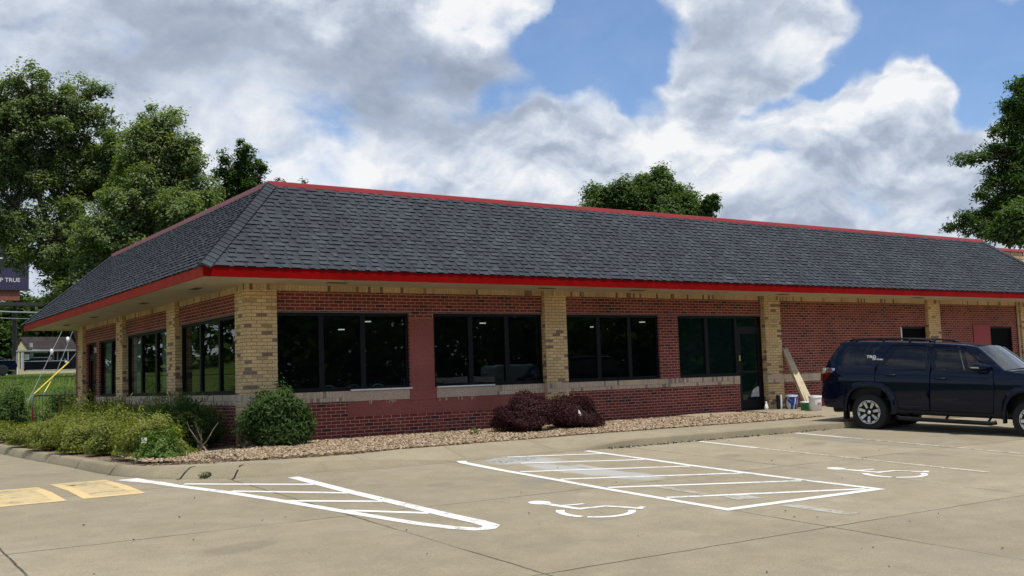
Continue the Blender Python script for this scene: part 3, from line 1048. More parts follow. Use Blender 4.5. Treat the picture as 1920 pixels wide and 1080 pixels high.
mb = MB()
path(mb, [(-2.80, -2.55), (-2.74, -3.05), (-2.64, -3.58), (-2.63, -3.62), (-2.54, -4.05), (-2.17, -5.23), (-1.90, -6.36), (-1.63, -7.67), (-1.37, -8.84), (-1.20, -9.30), (-1.06, -9.52), (-0.93, -9.56), (-0.82, -9.45), (-0.80, -9.2), (-0.84, -8.6), (-0.86, -7.7), (-0.90, -6.14), (-0.90, -4.32)],
     [0.34, 0.24, 0.19, 0.19, 0.16, 0.15, 0.14, 0.14, 0.14, 0.15, 0.17, 0.19, 0.19, 0.19, 0.18, 0.17, 0.17, 0.17])
marking('island_outline_marking', mb, m_wpaint)
mb = MB()
for a, b in [((-2.38, -3.98), (-0.98, -5.25)), ((-2.10, -5.12), (-0.96, -6.30)), ((-1.86, -6.40), (-0.94, -7.22)), ((-1.60, -7.54), (-0.93, -8.34))]:
    strip(mb, a, b, 0.115, 0.0035)
marking('island_hatch_marking', mb, m_wpaint)
mb = MB()
path(mb, [(2.00, -4.26), (1.90, -4.5), (1.88, -4.9), (1.83, -5.73), (1.82, -7.0), (1.79, -8.0), (1.79, -9.2), (1.80, -10.24)], [0.15, 0.15, 0.15, 0.13, 0.12, 0.12, 0.12, 0.12])
strip(mb, (1.74, -10.30), (4.42, -10.42), 0.13, 0.0045)
path(mb, [(4.42, -4.45), (4.38, -5.92), (4.32, -7.25), (4.30, -8.31), (4.32, -9.35), (4.37, -10.36)], 0.12)
marking('access_aisle_outline_marking', mb, m_wpaint)
mb = MB()
for a, b in [((2.88, -4.31), (4.36, -4.98)), ((2.55, -5.16), (4.30, -6.09)), ((1.94, -6.02), (4.25, -7.18)), ((1.90, -7.06), (4.24, -8.24)), ((1.88, -8.10), (4.24, -9.30)), ((1.88, -9.22), (4.26, -10.30))]:
    strip(mb, a, b, 0.105, 0.0035)
marking('access_aisle_hatch_marking', mb, m_wpaint)
mb = MB(); strip(mb, (6.98, -4.60), (6.90, -6.1), 0.10); strip(mb, (9.52, -4.72), (9.48, -5.9), 0.10)
marking('stall_line_marking', mb, m_wpaint)
mb = MB(); strip(mb, (6.90, -6.1), (6.83, -10.4), 0.10); strip(mb, (9.48, -5.9), (9.30, -9.6), 0.10)
marking('faded_stall_line_marking', mb, m_wfaded)
mb = MB(); strip(mb, (3.05, -5.9), (3.02, -6.6), 0.22, 0.003); strip(mb, (2.45, -8.3), (2.42, -9.35), 0.16, 0.003); strip(mb, (2.62, -9.62), (2.55, -9.95), 0.34, 0.003); strip(mb, (2.55, -10.5), (2.62, -11.4), 0.2, 0.003)
marking('greyed_out_marking', mb, m_greyp)


def wheelchair(o, sx, sy, ang):
    """the access symbol: head, back, arm, leg and wheel arc"""
    mb = MB()
    ca, sa = math.cos(ang), math.sin(ang)

    def T(p):
        x, y = p[0] * sx, p[1] * sy
        return (o[0] + x * ca - y * sa, o[1] + x * sa + y * ca)
    c = (0.0, 1.0)
    vs = [(*T(c), 0)] + [(*T((c[0] + 0.115 * math.cos(a), c[1] + 0.13 * math.sin(a))), 0) for a in [i * math.pi / 9 for i in range(18)]]
    vs = [(x, y, lotz(x, y) + 0.004) for x, y, z in vs]
    mb.add(vs, [(0, i, i % 18 + 1) for i in range(1, 19)])
    path(mb, [T(p) for p in [(0.0, 0.90), (0.03, 0.62), (0.06, 0.36)]], [0.11, 0.11, 0.10])
    path(mb, [T(p) for p in [(0.02, 0.70), (0.20, 0.64), (0.30, 0.63)]], 0.065, 0.0045)
    path(mb, [T(p) for p in [(0.05, 0.42), (0.20, 0.38), (0.36, 0.36), (0.46, 0.18), (0.53, -0.02)]], [0.09, 0.08, 0.085, 0.085, 0.07], 0.005)
    path(mb, [T(p) for p in [(0.50, 0.02), (0.62, 0.07)]], 0.075, 0.0055)
    arc = [(0.10 + 0.36 * math.cos(a), 0.20 + 0.36 * math.sin(a)) for a in [R(130 + i * 11) for i in range(8)]]
    path(mb, [T(p) for p in arc], 0.10)
    arc = [(0.10 + 0.36 * math.cos(a), 0.20 + 0.36 * math.sin(a)) for a in [R(216 + i * 11) for i in range(11)]]
    path(mb, [T(p) for p in arc], 0.085)
    return marking('wheelchair_marking', mb, m_wpaint)


wheelchair((0.50, -9.66), 1.14, 1.12, R(2))
wheelchair((5.66, -9.88), 1.08, 1.10, R(2))


def yellow_box(x0, x1, y0, y1):
    mb = MB()
    w = 0.14
    strip(mb, (x0 + w / 2, y0), (x0 + w / 2, y1), w); strip(mb, (x1 - w / 2, y0), (x1 - w / 2, y1), w)
    strip(mb, (x0, y0 - w / 2), (x1, y0 - w / 2), w, 0.0045); strip(mb, (x0, y1 + w / 2), (x1, y1 + w / 2), w, 0.0045)
    marking('yellow_box_marking', mb, m_ypaint)
    mb = MB(); strip(mb, ((x0 + x1) / 2, y0 - w), ((x0 + x1) / 2, y1 + w), x1 - x0 - 2 * w, 0.003)
    marking('yellow_field_marking', mb, m_ypatch)


yellow_box(-3.83, -3.05, -2.36, -4.54)
yellow_box(-5.00, -4.03, -2.62, -4.56)
mb = MB(); mb.lathe([(0.0, 0.006), (0.045, 0.006)], (-3.62, -2.85, lotz(-3.6, -2.85)), 14)
marking('hole_marking', mb, m_rubber)

# ------------------------------------------------------------------ the restaurant
B = empty('restaurant_building', (0, 0, 0), 'red and tan brick restaurant with grey shingled mansard roof and red trim', 'building')
FY = 0.095          # wall face behind the pillar faces
S0, S1, S2z, S3 = 0.711, 0.914, 2.48, 2.877
TOPZ = 3.005
fx0, fx1 = 0.61, 30.0
PIL = [(0.0, 0.61), (6.91, 7.52), (14.08, 14.69), (21.28, 21.89), (26.40, 27.01)]
LPIL = [(4.43, 5.10), (9.00, 9.65), (13.56, 14.20)]
WB = 0.40           # back of the outer wall
wl = MB()


def wfront(x0, x1, z0, z1): wl.box(x0, FY, z0, x1, WB, z1)
def wleft(y0, y1, z0, z1): wl.box(FY, y0, z0, WB, y1, z1)


for x0, x1 in [(0.61, 6.91), (7.52, 13.13), (14.69, 21.28), (21.89, 26.40), (27.01, 30.0)]:
    wfront(x0, x1, -0.12, S0)
for x0, x1 in [(0.61, 6.91), (7.52, 14.08)]:
    wfront(x0, x1, S2z, S3)
for x0, x1 in [(3.50, 4.08), (10.41, 11.05)]:
    wfront(x0, x1, S1, S2z)
wfront(14.69, 20.05, S1, S3); wfront(20.05, 21.28, 2.18, S3)
wfront(21.89, 24.67, S1, S3); wfront(24.67, 25.96, 2.18, S3); wfront(25.96, 26.40, S1, S3); wfront(27.01, 30.0, S1, S3)
for y0, y1 in [(0.61, 4.43), (5.10, 9.00), (9.65, 12.24)]:
    wleft(y0, y1, -0.12, S0)
wleft(13.43, 13.56, -0.12, S2z)
for y0, y1 in [(0.61, 4.43), (5.10, 9.00), (9.65, 13.56)]:
    wleft(y0, y1, S2z, S3)
wleft(11.95, 12.24, S1, S2z)
wl.box(FY, 14.20, -0.12, 0.7, 14.9, S3)
wl.box(0.7, 14.60, -0.12, 30.0, 14.9, 4.6)
wl.box(29.7, WB, -0.12, 30.0, 14.60, S3)
wl.build('wall', m_red, B)

pl = 0
for x0, x1 in PIL:
    p = MB(); y1 = FY + 0.12
    if x0 == 0.0:
        p.box(0, 0, -0.12, 0.61, 0.61, S0); p.box(0, 0, S1, 0.61, 0.61, S3)
    else:
        p.box(x0, 0, -0.12, x1, y1, S0); p.box(x0, 0, S1, x1, y1, S3)
    p.build('pillar', m_tan, B)
for y0, y1 in LPIL:
    p = MB(); p.box(0, y0, -0.12, FY + 0.12, y1, S0); p.box(0, y0, S1, FY + 0.12, y1, S3)
    p.build('pillar', m_tan, B)
# bands of upright bricks: at sill height and under the soffit
sb, tb = MB(), MB()
for x0, x1 in PIL:
    d = 0.61 if x0 == 0 else FY + 0.12
    sb.box(x0 - 0.004, -0.006, S0, x1 + 0.004, d, S1); tb.box(x0 - 0.004, -0.006, S3, x1 + 0.004, d, TOPZ)
for y0, y1 in LPIL:
    sb.box(-0.006, y0 - 0.004, S0, FY + 0.12, y1 + 0.004, S1); tb.box(-0.006, y0 - 0.004, S3, FY + 0.12, y1 + 0.004, TOPZ)
for x0, x1 in [(0.614, 6.906), (7.524, 13.13), (14.694, 21.276), (21.894, 26.396), (27.014, 30.0)]:
    sb.box(x0, FY - 0.012, S0, x1, WB, S1)
for x0, x1 in [(0.614, 6.906), (7.524, 14.076), (14.694, 21.276), (21.894, 26.396), (27.014, 30.0)]:
    tb.box(x0, FY - 0.012, S3, x1, WB, TOPZ)
for y0, y1 in [(0.614, 4.426), (5.104, 8.996), (9.654, 12.24), (13.43, 13.556)]:
    sb.box(FY - 0.012, y0, S0, WB, y1, S1)
for y0, y1 in [(0.614, 4.426), (5.104, 8.996), (9.654, 13.556)]:
    tb.box(FY - 0.012, y0, S3, WB, y1, TOPZ)
sb.build('sill_band', m_sill, B); tb.build('top_band', m_sold, B)
# steel angle over the openings
ln = MB()
for x0, x1 in [(0.62, 3.56), (4.02, 6.90), (7.53, 14.07)]:
    ln.box(x0, FY - 0.008, S2z - 0.018, x1, FY + 0.05, S2z - 0.001)
for y0, y1 in [(0.62, 4.42), (5.11, 8.99), (9.66, 13.5)]:
    ln.box(FY - 0.008, y0, S2z - 0.018, FY + 0.05, y1, S2z - 0.001)
ln.build('lintel', plain('painted angle iron', (0.16, 0.12, 0.10), 0.6), B)
# over-painted patches of brick
pt = MB(); pt.box(3.503, FY - 0.003, S1 - 0.2, 4.077, FY - 0.0005, 2.36)
pt.box(2.08, FY - 0.0035, 0.405, 6.90, FY - 0.0005, S0 - 0.006)
pt.box(3.47, FY - 0.0155, S0 - 0.03, 4.12, FY - 0.0125, S1 + 0.01)
pt.build('painted_patch', m_pink, B)
pt = MB(); pt.box(2.00, FY - 0.016, S0 - 0.004, 3.47, FY - 0.0125, S1 - 0.002); pt.box(4.12, FY - 0.016, S0 - 0.004, 5.6, FY - 0.0125, S1 - 0.002)
rr = random.Random(4)
for i in range(26):
    x = rr.choice([rr.uniform(2.3, 3.4), rr.uniform(4.15, 5.2)]); w = rr.uniform(0.008, 0.03)
    pt.box(x, FY - 0.006, S0 - 0.006 - rr.uniform(0.01, 0.075), x + w, FY - 0.0042, S0 - 0.0055)
pt.build('painted_sill_patch', m_beigep, B)
mb = MB(); mb.box(2.15, FY - 0.05, S1 + 0.001, 3.52, FY + 0.02, S1 + 0.028); mb.box(4.12, FY - 0.05, S1 + 0.001, 5.55, FY + 0.02, S1 + 0.028)
mb.build('sill_flashing', m_white, B)


def window_front(x0, x1, z0, z1, mull, wdt=0.055, gm=None):
    f = MB(); y0, y1 = FY + 0.05, FY + 0.15
    t = 0.055
    f.box(x0, y0, z0, x1, y1, z0 + t + 0.02); f.box(x0, y0, z1 - t, x1, y1, z1)
    f.box(x0, y0, z0 + t + 0.02, x0 + t, y1, z1 - t); f.box(x1 - t, y0, z0 + t + 0.02, x1, y1, z1 - t)
    for m in mull:
        f.box(m - wdt, y0 + 0.002, z0 + t + 0.02, m + wdt, y1, z1 - t)
    f.box(x0 - 0.0, y0 - 0.05, z0 - 0.002, x1, y0, z0 + 0.025)
    fo = f.build('window', m_black, B)
    ed_ = [x0 + t] + [q for m in mull for q in (m - wdt, m + wdt)] + [x1 - t]
    for a, b in zip(ed_[0::2], ed_[1::2]):
        g = MB(); g.add([(a, y0 + 0.04, z0 + t + 0.02), (b, y0 + 0.04, z0 + t + 0.02), (b, y0 + 0.04, z1 - t), (a, y0 + 0.04, z1 - t)], [(0, 1, 2, 3)])
        g.build('pane', gm or m_glass, fo)
    return fo


def window_left(y0_, y1_, z0, z1, mull, wdt=0.05):
    f = MB(); x0, x1 = FY + 0.05, FY + 0.15
    t = 0.055
    f.box(x0, y0_, z0, x1, y1_, z0 + t + 0.02); f.box(x0, y0_, z1 - t, x1, y1_, z1)
    f.box(x0, y0_, z0 + t + 0.02, x1, y0_ + t, z1 - t); f.box(x0, y1_ - t, z0 + t + 0.02, x1, y1_, z1 - t)
    for m in mull:
        f.box(x0 + 0.002, m - wdt, z0 + t + 0.02, x1, m + wdt, z1 - t)
    f.box(x0 - 0.05, y0_, z0 - 0.002, x0, y1_, z0 + 0.025)
    fo = f.build('window', m_black, B)
    ed_ = [y0_ + t] + [q for m in sorted(mull) for q in (m - wdt, m + wdt)] + [y1_ - t]
    for a, b in zip(ed_[0::2], ed_[1::2]):
        g = MB(); g.add([(x0 + 0.04, b, z0 + t + 0.02), (x0 + 0.04, a, z0 + t + 0.02), (x0 + 0.04, a, z1 - t), (x0 + 0.04, b, z1 - t)], [(0, 1, 2, 3)])
        g.build('pane', m_glass, fo)
    return fo


SZ = S1 + 0.004; HZ = S2z - 0.02
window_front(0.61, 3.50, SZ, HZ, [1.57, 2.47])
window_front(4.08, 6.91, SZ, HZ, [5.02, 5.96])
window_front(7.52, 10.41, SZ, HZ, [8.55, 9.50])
window_front(11.05, 13.13, SZ, HZ, [12.06], 0.06, m_reflglass)
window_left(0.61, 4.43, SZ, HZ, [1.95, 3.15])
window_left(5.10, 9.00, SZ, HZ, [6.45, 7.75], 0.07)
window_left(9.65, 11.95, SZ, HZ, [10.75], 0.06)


def door(P0, ux, n_, w, h, full, gm):
    """glazed door at P0, ux along the wall, n_ outward"""
    P0, ux, n_ = Vector(P0), Vector(ux), Vector(n_)
    up = Vector((0, 0, 1))
    f = MB()
    def bx(a, z0, b, z1, dep0=0.0, dep1=0.06):
        f.obox(P0 + ux * a + up * z0 - n_ * dep1, ux * (b - a), up * (z1 - z0), n_ * (dep1 - dep0))
    bx(0, 0, 0.05, full); bx(w - 0.05, 0, w, full); bx(0.05, full - 0.05, w - 0.05, full); bx(0.05, h, w - 0.05, h + 0.07)
    d = f.build('door_frame', m_black, B)
    f = MB()
    bx(0.05, 0.02, 0.16, h, 0.01, 0.05); bx(w - 0.16, 0.02, w - 0.05, h, 0.01, 0.05); bx(0.16, 0.02, w - 0.16, 0.27, 0.01, 0.05); bx(0.16, h - 0.12, w - 0.16, h, 0.01, 0.05)
    bx(0.16, 0.96, w - 0.16, 1.03, 0.005, 0.03)
    lf = f.build('door', m_black, B)
    for (a, z0, b, z1, pa) in ((0.16, 0.27, w - 0.16, h - 0.12, lf), (0.05, h + 0.07, w - 0.05, full - 0.05, d)):
        g = MB(); q = P0 - n_ * 0.035
        g.add([q + ux * a + up * z0, q + ux * b + up * z0, q + ux * b + up * z1, q + ux * a + up * z1], [(0, 1, 2, 3)])
        g.build('pane', gm, pa)
    hm = MB(); q = P0 + ux * 0.12 + n_ * 0.05
    hm.tube([q + up * 0.95 - n_ * 0.05, q + up * 0.95, q + up * 1.22, q + up * 1.22 - n_ * 0.05], 0.012, 8)
    hm.build('handle', m_black, lf)
    return d, lf


df, dl = door((13.13, FY + 0.06, 0.02), (1, 0, 0), (0, -1, 0), 0.95, 2.10, 2.44, m_reflglass)
mb = MB(); mb.box(13.19, FY + 0.03, 1.30, 13.225, FY + 0.048, 1.44); mb.build('sticker', plain('yellow sticker', (0.6, 0.5, 0.06), 0.5), dl)
mb = MB(); mb.prism([(13.62 + 0.0, FY + 0.088, 0.36)] + [(13.92 - 0.30 * math.cos(a), FY + 0.088, 0.36 + 0.26 * math.sin(a)) for a in [R(i * 10) for i in range(0, 10)]] + [(13.92, FY + 0.088, 0.36)], (0, -0.002, 0))
mb.build('decal', plain('pale decal', (0.42, 0.42, 0.40), 0.6, var=0.4, scale=20), dl)
df2, dl2 = door((FY + 0.06, 13.43, 0.02), (0, -1, 0), (-1, 0, 0), 1.19, 2.05, 2.44, m_glass)


def text(name, s, size, mat, loc, rot, parent, ext=0.002, align='CENTER', sx=1.0):
    c = bpy.data.curves.new(name, 'FONT')
    c.body = s; c.size = size; c.extrude = ext; c.align_x = align; c.align_y = 'CENTER'
    c.materials.append(mat)
    tmp = bpy.data.objects.new(name, c); COL.objects.link(tmp)
    bpy.context.view_layer.update()
    me = bpy.data.meshes.new_from_object(tmp.evaluated_get(bpy.context.evaluated_depsgraph_get()))
    bpy.data.objects.remove(tmp)
    o = bpy.data.objects.new(name, me); COL.objects.link(o)
    o.location = loc; o.rotation_euler = rot; o.scale = (sx, 1, 1)
    if parent is not None: o.parent = parent
    return o


text('house_number', '290', 0.22, m_white, (FY + 0.075, 12.72, 2.24), (R(90), 0, R(-90)), df2, sx=1.0)
m_void = plain('black unlit inside', (0.003, 0.003, 0.003), 0.7, spec=0.05)
# plain boarded and dark openings at the right
for x0, x1 in [(20.05, 21.28), (24.67, 25.96)]:
    f = MB(); t = 0.05
    f.box(x0, FY + 0.03, S1, x0 + t, FY + 0.12, 2.18); f.box(x1 - t, FY + 0.03, S1, x1, FY + 0.12, 2.18); f.box(x0 + t, FY + 0.03, 2.18 - t, x1 - t, FY + 0.12, 2.18); f.box(x0 + t, FY + 0.03, S1, x1 - t, FY + 0.12, S1 + t)
    fo = f.build('window', m_black, B)
    g = MB(); g.add([(x0 + t, FY + 0.07, S1 + t), (x1 - t, FY + 0.07, S1 + t), (x1 - t, FY + 0.07, 2.18 - t), (x0 + t, FY + 0.07, 2.18 - t)], [(0, 1, 2, 3)])
    g.build('pane', m_void, fo)  # flat black sheet in place of glass, painting the dark inside
mb = MB(); mb.box(23.72, FY - 0.025, 0.9, 24.66, FY - 0.001, 2.25)
mb.build('red_board', plain('red painted board', (0.30, 0.012, 0.014), 0.5), B)
mb = MB(); mb.box(20.0, FY - 0.02, 0.9, 20.045, FY + 0.02, 2.16); mb.build('jamb_trim', m_white, B)
mb = MB(); mb.tube([(26.28, FY - 0.05, 0.0), (26.28, FY - 0.05, 2.99)], 0.035, 8); mb.build('downspout', plain('tan downspout', (0.5, 0.38, 0.24), 0.5), B)
mb = MB(); mb.box(14.02, FY - 0.035, 2.46, 14.06, FY - 0.012, 2.99); mb.build('conduit', plain('tan conduit', (0.42, 0.30, 0.2), 0.5), B)

# eave: soffit, fascia, mansard slopes, hips and coping
OV, EZ, FH = 1.19, 3.17, 0.19
IN, RZ = 0.83, 5.127
EY1, RY1 = 16.0, 13.4           # far end of the left side
EX1, RX1 = 28.2, 25.79          # far end of the front
s_ = MB()
zf = 2.992
s_.add([(-OV + 0.02, -OV + 0.02, zf), (EX1, -OV + 0.02, zf), (EX1, FY + 0.05, zf), (FY + 0.05, FY + 0.05, zf)], [(3, 2, 1, 0)])
so_ = s_.build('soffit', m_soffit, B)
s_ = MB()
s_.add([(-OV + 0.02, -OV + 0.02, zf), (FY + 0.05, FY + 0.05, zf), (FY + 0.05, EY1 - 0.02, zf), (-OV + 0.02, EY1 - 0.02, zf)], [(3, 2, 1, 0)])
s_.add([(FY + 0.05, 14.9, zf + 0.003), (4.0, 14.9, zf + 0.003), (4.0, EY1 - 0.02, zf + 0.003), (FY + 0.05, EY1 - 0.02, zf + 0.003)], [(0, 1, 2, 3)])
so2 = s_.build('soffit', m_soffit, B)
# the slats run the other way along the left side
uvd = so2.data.uv_layers[0].data
for l in uvd:
    l.uv = (l.uv[0], l.uv[1])
uvd = so_.data.uv_layers[0].data
for l in uvd:
    l.uv = (l.uv[0] * 0.12 + l.uv[1] * 1.0, l.uv[1])
m_vent = plain('soffit vent', (0.10, 0.085, 0.06), 0.7)
for (x, y, p) in [(1.6, -0.55, so_), (6.6, -0.55, so_), (9.2, -0.55, so_), (14.2, -0.55, so_), (20.0, -0.55, so_), (-0.55, 1.2, so2), (-0.55, 4.9, so2), (-0.55, 9.6, so2), (-0.55, 13.0, so2)]:
    v_ = MB(); a, b = (0.20, 0.075) if p is so_ else (0.075, 0.20)
    v_.box(x - a, y - b, zf - 0.008, x + a, y + b, zf - 0.001)
    for q in range(5):
        if p is so_: v_.box(x - a, y - b + 0.02 + q * 0.026, zf - 0.012, x + a, y - b + 0.03 + q * 0.026, zf - 0.008)
        else: v_.box(x - a + 0.02 + q * 0.026, y - b, zf - 0.012, x - a + 0.03 + q * 0.026, y + b, zf - 0.008)
    v_.build('soffit_vent', m_vent, p)
fa = MB()
fb = EZ - FH
fa.prism([(-OV, -OV, fb), (EX1, -OV, fb), (EX1, -OV + 0.03, fb), (-OV + 0.03, -OV + 0.03, fb)], (0, 0, FH - 0.012))
fa.build('fascia', m_redpaint, B)
fa = MB()
fa.prism([(-OV, -OV + 0.001, fb), (-OV + 0.03, -OV + 0.032, fb), (-OV + 0.03, EY1 - 0.03, fb), (4.0, EY1 - 0.03, fb), (4.0, EY1, fb), (-OV, EY1, fb)], (0, 0, FH - 0.012))
fa.build('fascia', plain('sky dulled red trim', (0.37, 0.030, 0.012), 0.6, var=0.14, scale=3, spec=0.08), B)  # left fascia's own red, with the dull sky reflection put into the colour

rng_ = random.Random(21)


def shingle_slope(name, E0, E1, R0, R1):
    """courses of laminated tabs between eave line E0-E1 and ridge line R0-R1"""
    E0, E1, R0, R1 = map(Vector, (E0, E1, R0, R1))
    u = (E1 - E0).normalized()
    up0 = R0 - E0
    slope = (up0 - u * up0.dot(u))
    ht = slope.length; sv = slope.normalized()
    nrm = u.cross(sv)
    if nrm.z < 0: nrm = -nrm
    Ltot = (E1 - E0).length
    a0 = (R0 - E0).dot(u); a1 = Ltot - (R1 - E0).dot(u)
    mb = MB()
    mb.add([E0 - nrm * 0.004, E1 - nrm * 0.004, R1 - nrm * 0.004, R0 - nrm * 0.004], [(0, 1, 2, 3) if u.cross(sv).z > 0 else (3, 2, 1, 0)], 0.05)
    ex = 0.132
    nc = int(ht / ex) + 1
    for c in range(nc):
        t0 = c * ex; t1 = min(t0 + ex * 1.06, ht)
        if t1 - t0 < 0.02: continue
        lo = a0 * (t0 + 0.4 * ex) / ht; hi = Ltot - a1 * (t0 + 0.4 * ex) / ht
        # backing strip
        wv = 0.0
        p = lo
        base_t = 0.36
        def slab(x0, x1, th0, th1, tint):
            o = E0 + u * x0 + sv * t0
            d = u * (x1 - x0); s2 = sv * (t1 - t0)
            A, Bq = o + nrm * th0, o + d + nrm * th0
            Cq, D = o + d + s2 + nrm * th1, o + s2 + nrm * th1
            A0, B0 = o - nrm * 0.002, o + d - nrm * 0.002
            fw = u.cross(sv).dot(nrm) > 0
            mb.add([A, Bq, Cq, D, A0, B0, o + s2 - nrm * 0.004, o + d + s2 - nrm * 0.004],
                   [(0, 1, 2, 3), (4, 0, 3, 6), (1, 5, 7, 2)] if fw else [(3, 2, 1, 0), (6, 3, 0, 4), (2, 7, 5, 1)], tint)
            mb.add([A, Bq, A0, B0], [(2, 3, 1, 0)] if fw else [(0, 1, 3, 2)], 0.0)  # butt face coloured near black to paint the shadow line under each tab
        x = lo
        while x < hi - 0.01:
            w = rng_.choice([0.45, 0.62, 0.8]); x2 = min(x + w, hi)
            slab(x, x2, 0.008, 0.002, rng_.uniform(0.30, 0.44)); x = x2
        x = lo + rng_.uniform(0, 0.25)
        while x < hi - 0.03:
            w = rng_.choice([0.09, 0.12, 0.15, 0.19, 0.25]); x2 = min(x + w, hi)
            slab(x, x2, 0.026, 0.004, min(1.0, max(0.2, rng_.gauss(0.48, 0.09))))
            x = x2 + rng_.choice([0.05, 0.09, 0.12, 0.16])
    return mb.build(name, m_shingle, B)


oe = 0.014      # shingles oversail the fascia a little
rf = shingle_slope('roof', (-OV - oe, -OV - oe, EZ - 0.01), (EX1, -OV - oe, EZ - 0.01), (IN, IN, RZ - 0.05), (RX1, IN, RZ - 0.05))
rf2 = shingle_slope('roof', (-OV - oe, EY1, EZ - 0.01), (-OV - oe, -OV - oe, EZ - 0.01), (IN, RY1, RZ - 0.05), (IN, IN, RZ - 0.05))
rf3 = shingle_slope('roof', (EX1, -OV - oe, EZ - 0.01), (EX1, 3.5, EZ - 0.01), (RX1, IN, RZ - 0.05), (RX1, 3.5, RZ - 0.05))
shingle_slope('roof', (4.0, EY1, EZ - 0.01), (-OV - oe, EY1, EZ - 0.01), (4.0, RY1, RZ - 0.05), (IN, RY1, RZ - 0.05))


def hip(p0, p1, n1, n2, parent):
    p0, p1 = Vector(p0), Vector(p1); n1, n2 = Vector(n1).normalized(), Vector(n2).normalized()
    d = (p1 - p0); Lh = d.length; d = d / Lh
    s1 = n1.cross(d).normalized(); s2 = n2.cross(d).normalized()
    if s1.dot(n2) > 0: s1 = -s1
    if s2.dot(n1) > 0: s2 = -s2
    mb = MB(); ex = 0.14; k = int(Lh / ex)
    mid = (n1 + n2).normalized()
    for i in range(k + 1):
        a = p0 + d * (i * ex); b = p0 + d * min(i * ex + ex * 1.5, Lh)
        w = 0.155; l0, l1 = 0.040, 0.022
        tn = rng_.uniform(0.25, 0.5)
        A = [a + s1 * w + n1 * l0, a + mid * (l0 + 0.015), a + s2 * w + n2 * l0, b + s1 * w + n1 * l1, b + mid * (l1 + 0.012), b + s2 * w + n2 * l1,
             a + s1 * w + n1 * 0.002, a - mid * 0.0, a + s2 * w + n2 * 0.002]
        mb.add(A, [(0, 1, 4, 3), (1, 2, 5, 4), (6, 7, 1, 0), (7, 8, 2, 1), (3, 6, 0), (2, 8, 5)], tn)
    return mb.build('hip_cap', m_shingle, parent)


sl = (RZ - EZ) / (IN + OV)
nF = (0, -sl, 1); nL = (-sl, 0, 1)
hip((-OV - oe, -OV - oe, EZ), (IN - 0.03, IN - 0.03, RZ - 0.05), nF, nL, rf)
hip((EX1, -OV - oe, EZ), (RX1, IN, RZ - 0.05), nF, ((RZ - EZ) / (EX1 - RX1), 0, 1), rf)
hip((-OV - oe, EY1, EZ), (IN, RY1, RZ - 0.05), nL, (0, (RZ - EZ) / (EY1 - RY1), 1), rf2)
cp = MB()
cp.prism([(IN - 0.05, IN - 0.05, RZ - 0.085), (RX1 + 0.02, IN - 0.05, RZ - 0.085), (RX1 + 0.02, IN + 0.14, RZ - 0.085), (IN + 0.14, IN + 0.14, RZ - 0.085)], (0, 0, 0.10))
cp.build('coping', m_cope, B, bevel=0.008)
cp = MB()
cp.prism([(IN - 0.05, IN - 0.049, RZ - 0.085), (IN + 0.138, IN + 0.141, RZ - 0.085), (IN + 0.138, RY1 + 0.03, RZ - 0.085), (IN - 0.05, RY1 + 0.03, RZ - 0.085)], (0, 0, 0.10))
cp.build('coping', m_cope, B, bevel=0.008)
# flat roof deck behind the mansard and the taller rear part at the right
mb = MB(); mb.box(IN + 0.02, IN + 0.02, 4.50, RX1, 14.58, 4.62); mb.build('roof_deck', m_dark, B)
mb = MB(); mb.box(RX1 + 0.03, 1.75, 2.82, 29.98, 2.0, 4.98); mb.box(29.73, 2.0, 2.82, 29.98, 14.58, 4.98); mb.build('parapet_wall', m_tan, B)
mb = MB(); mb.box(RX1 + 0.35, 1.735, 4.3, 29.5, 1.749, 4.74)
mb.build('parapet_panel', m_red, B)
mb = MB(); mb.box(RX1 + 0.03, 1.738, 4.745, 29.98, 1.7495, 4.97); mb.build('parapet_band', m_sold, B)
mb = MB(); mb.box(RX1 + 0.03, 1.68, 4.985, 30.05, 2.06, 5.08); mb.box(29.66, 2.06, 4.985, 30.05, 14.6, 5.08); mb.build('coping', m_cope, B)

# inside, seen dimly through the glass
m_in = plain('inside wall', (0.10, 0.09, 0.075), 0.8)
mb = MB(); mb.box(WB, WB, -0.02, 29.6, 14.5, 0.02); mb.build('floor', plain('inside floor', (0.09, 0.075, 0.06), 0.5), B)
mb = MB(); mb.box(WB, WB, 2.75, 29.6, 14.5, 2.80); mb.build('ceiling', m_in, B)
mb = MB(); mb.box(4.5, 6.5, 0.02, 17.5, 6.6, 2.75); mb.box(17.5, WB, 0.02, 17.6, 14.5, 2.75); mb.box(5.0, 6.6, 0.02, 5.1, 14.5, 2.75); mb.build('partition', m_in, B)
m_shade = plain('drawn shade', (0.62, 0.60, 0.50), 0.8)
for y0, y1 in ((7.84, 8.93), (10.85, 11.87), (5.2, 6.36)):
    MB().box(0.27, y0, 0.98, 0.285, y1, 2.40).build('window_shade', m_shade, B)
for (u, v, yy) in [(593, 591, 1.7), (640, 618, 3.6), (905, 606, 2.2), (1112, 613, 2.0), (1204, 604, 1.9), (690, 603, 4.2)]:
    rr_ = ray(u, v); q = CPOS + rr_ * ((yy - CY) / rr_.y)
    lm = MB(); lm.box(q.x - 0.06, q.y - 0.05, q.z - 0.010, q.x + 0.06, q.y + 0.05, q.z + 0.012); lf_ = lm.build('ceiling_light', m_lamp, B)
    lm = MB(); lm.tube([(q.x, q.y, q.z + 0.012), (q.x, q.y, 2.75)], 0.008, 5); lm.build('rod', m_black, lf_)
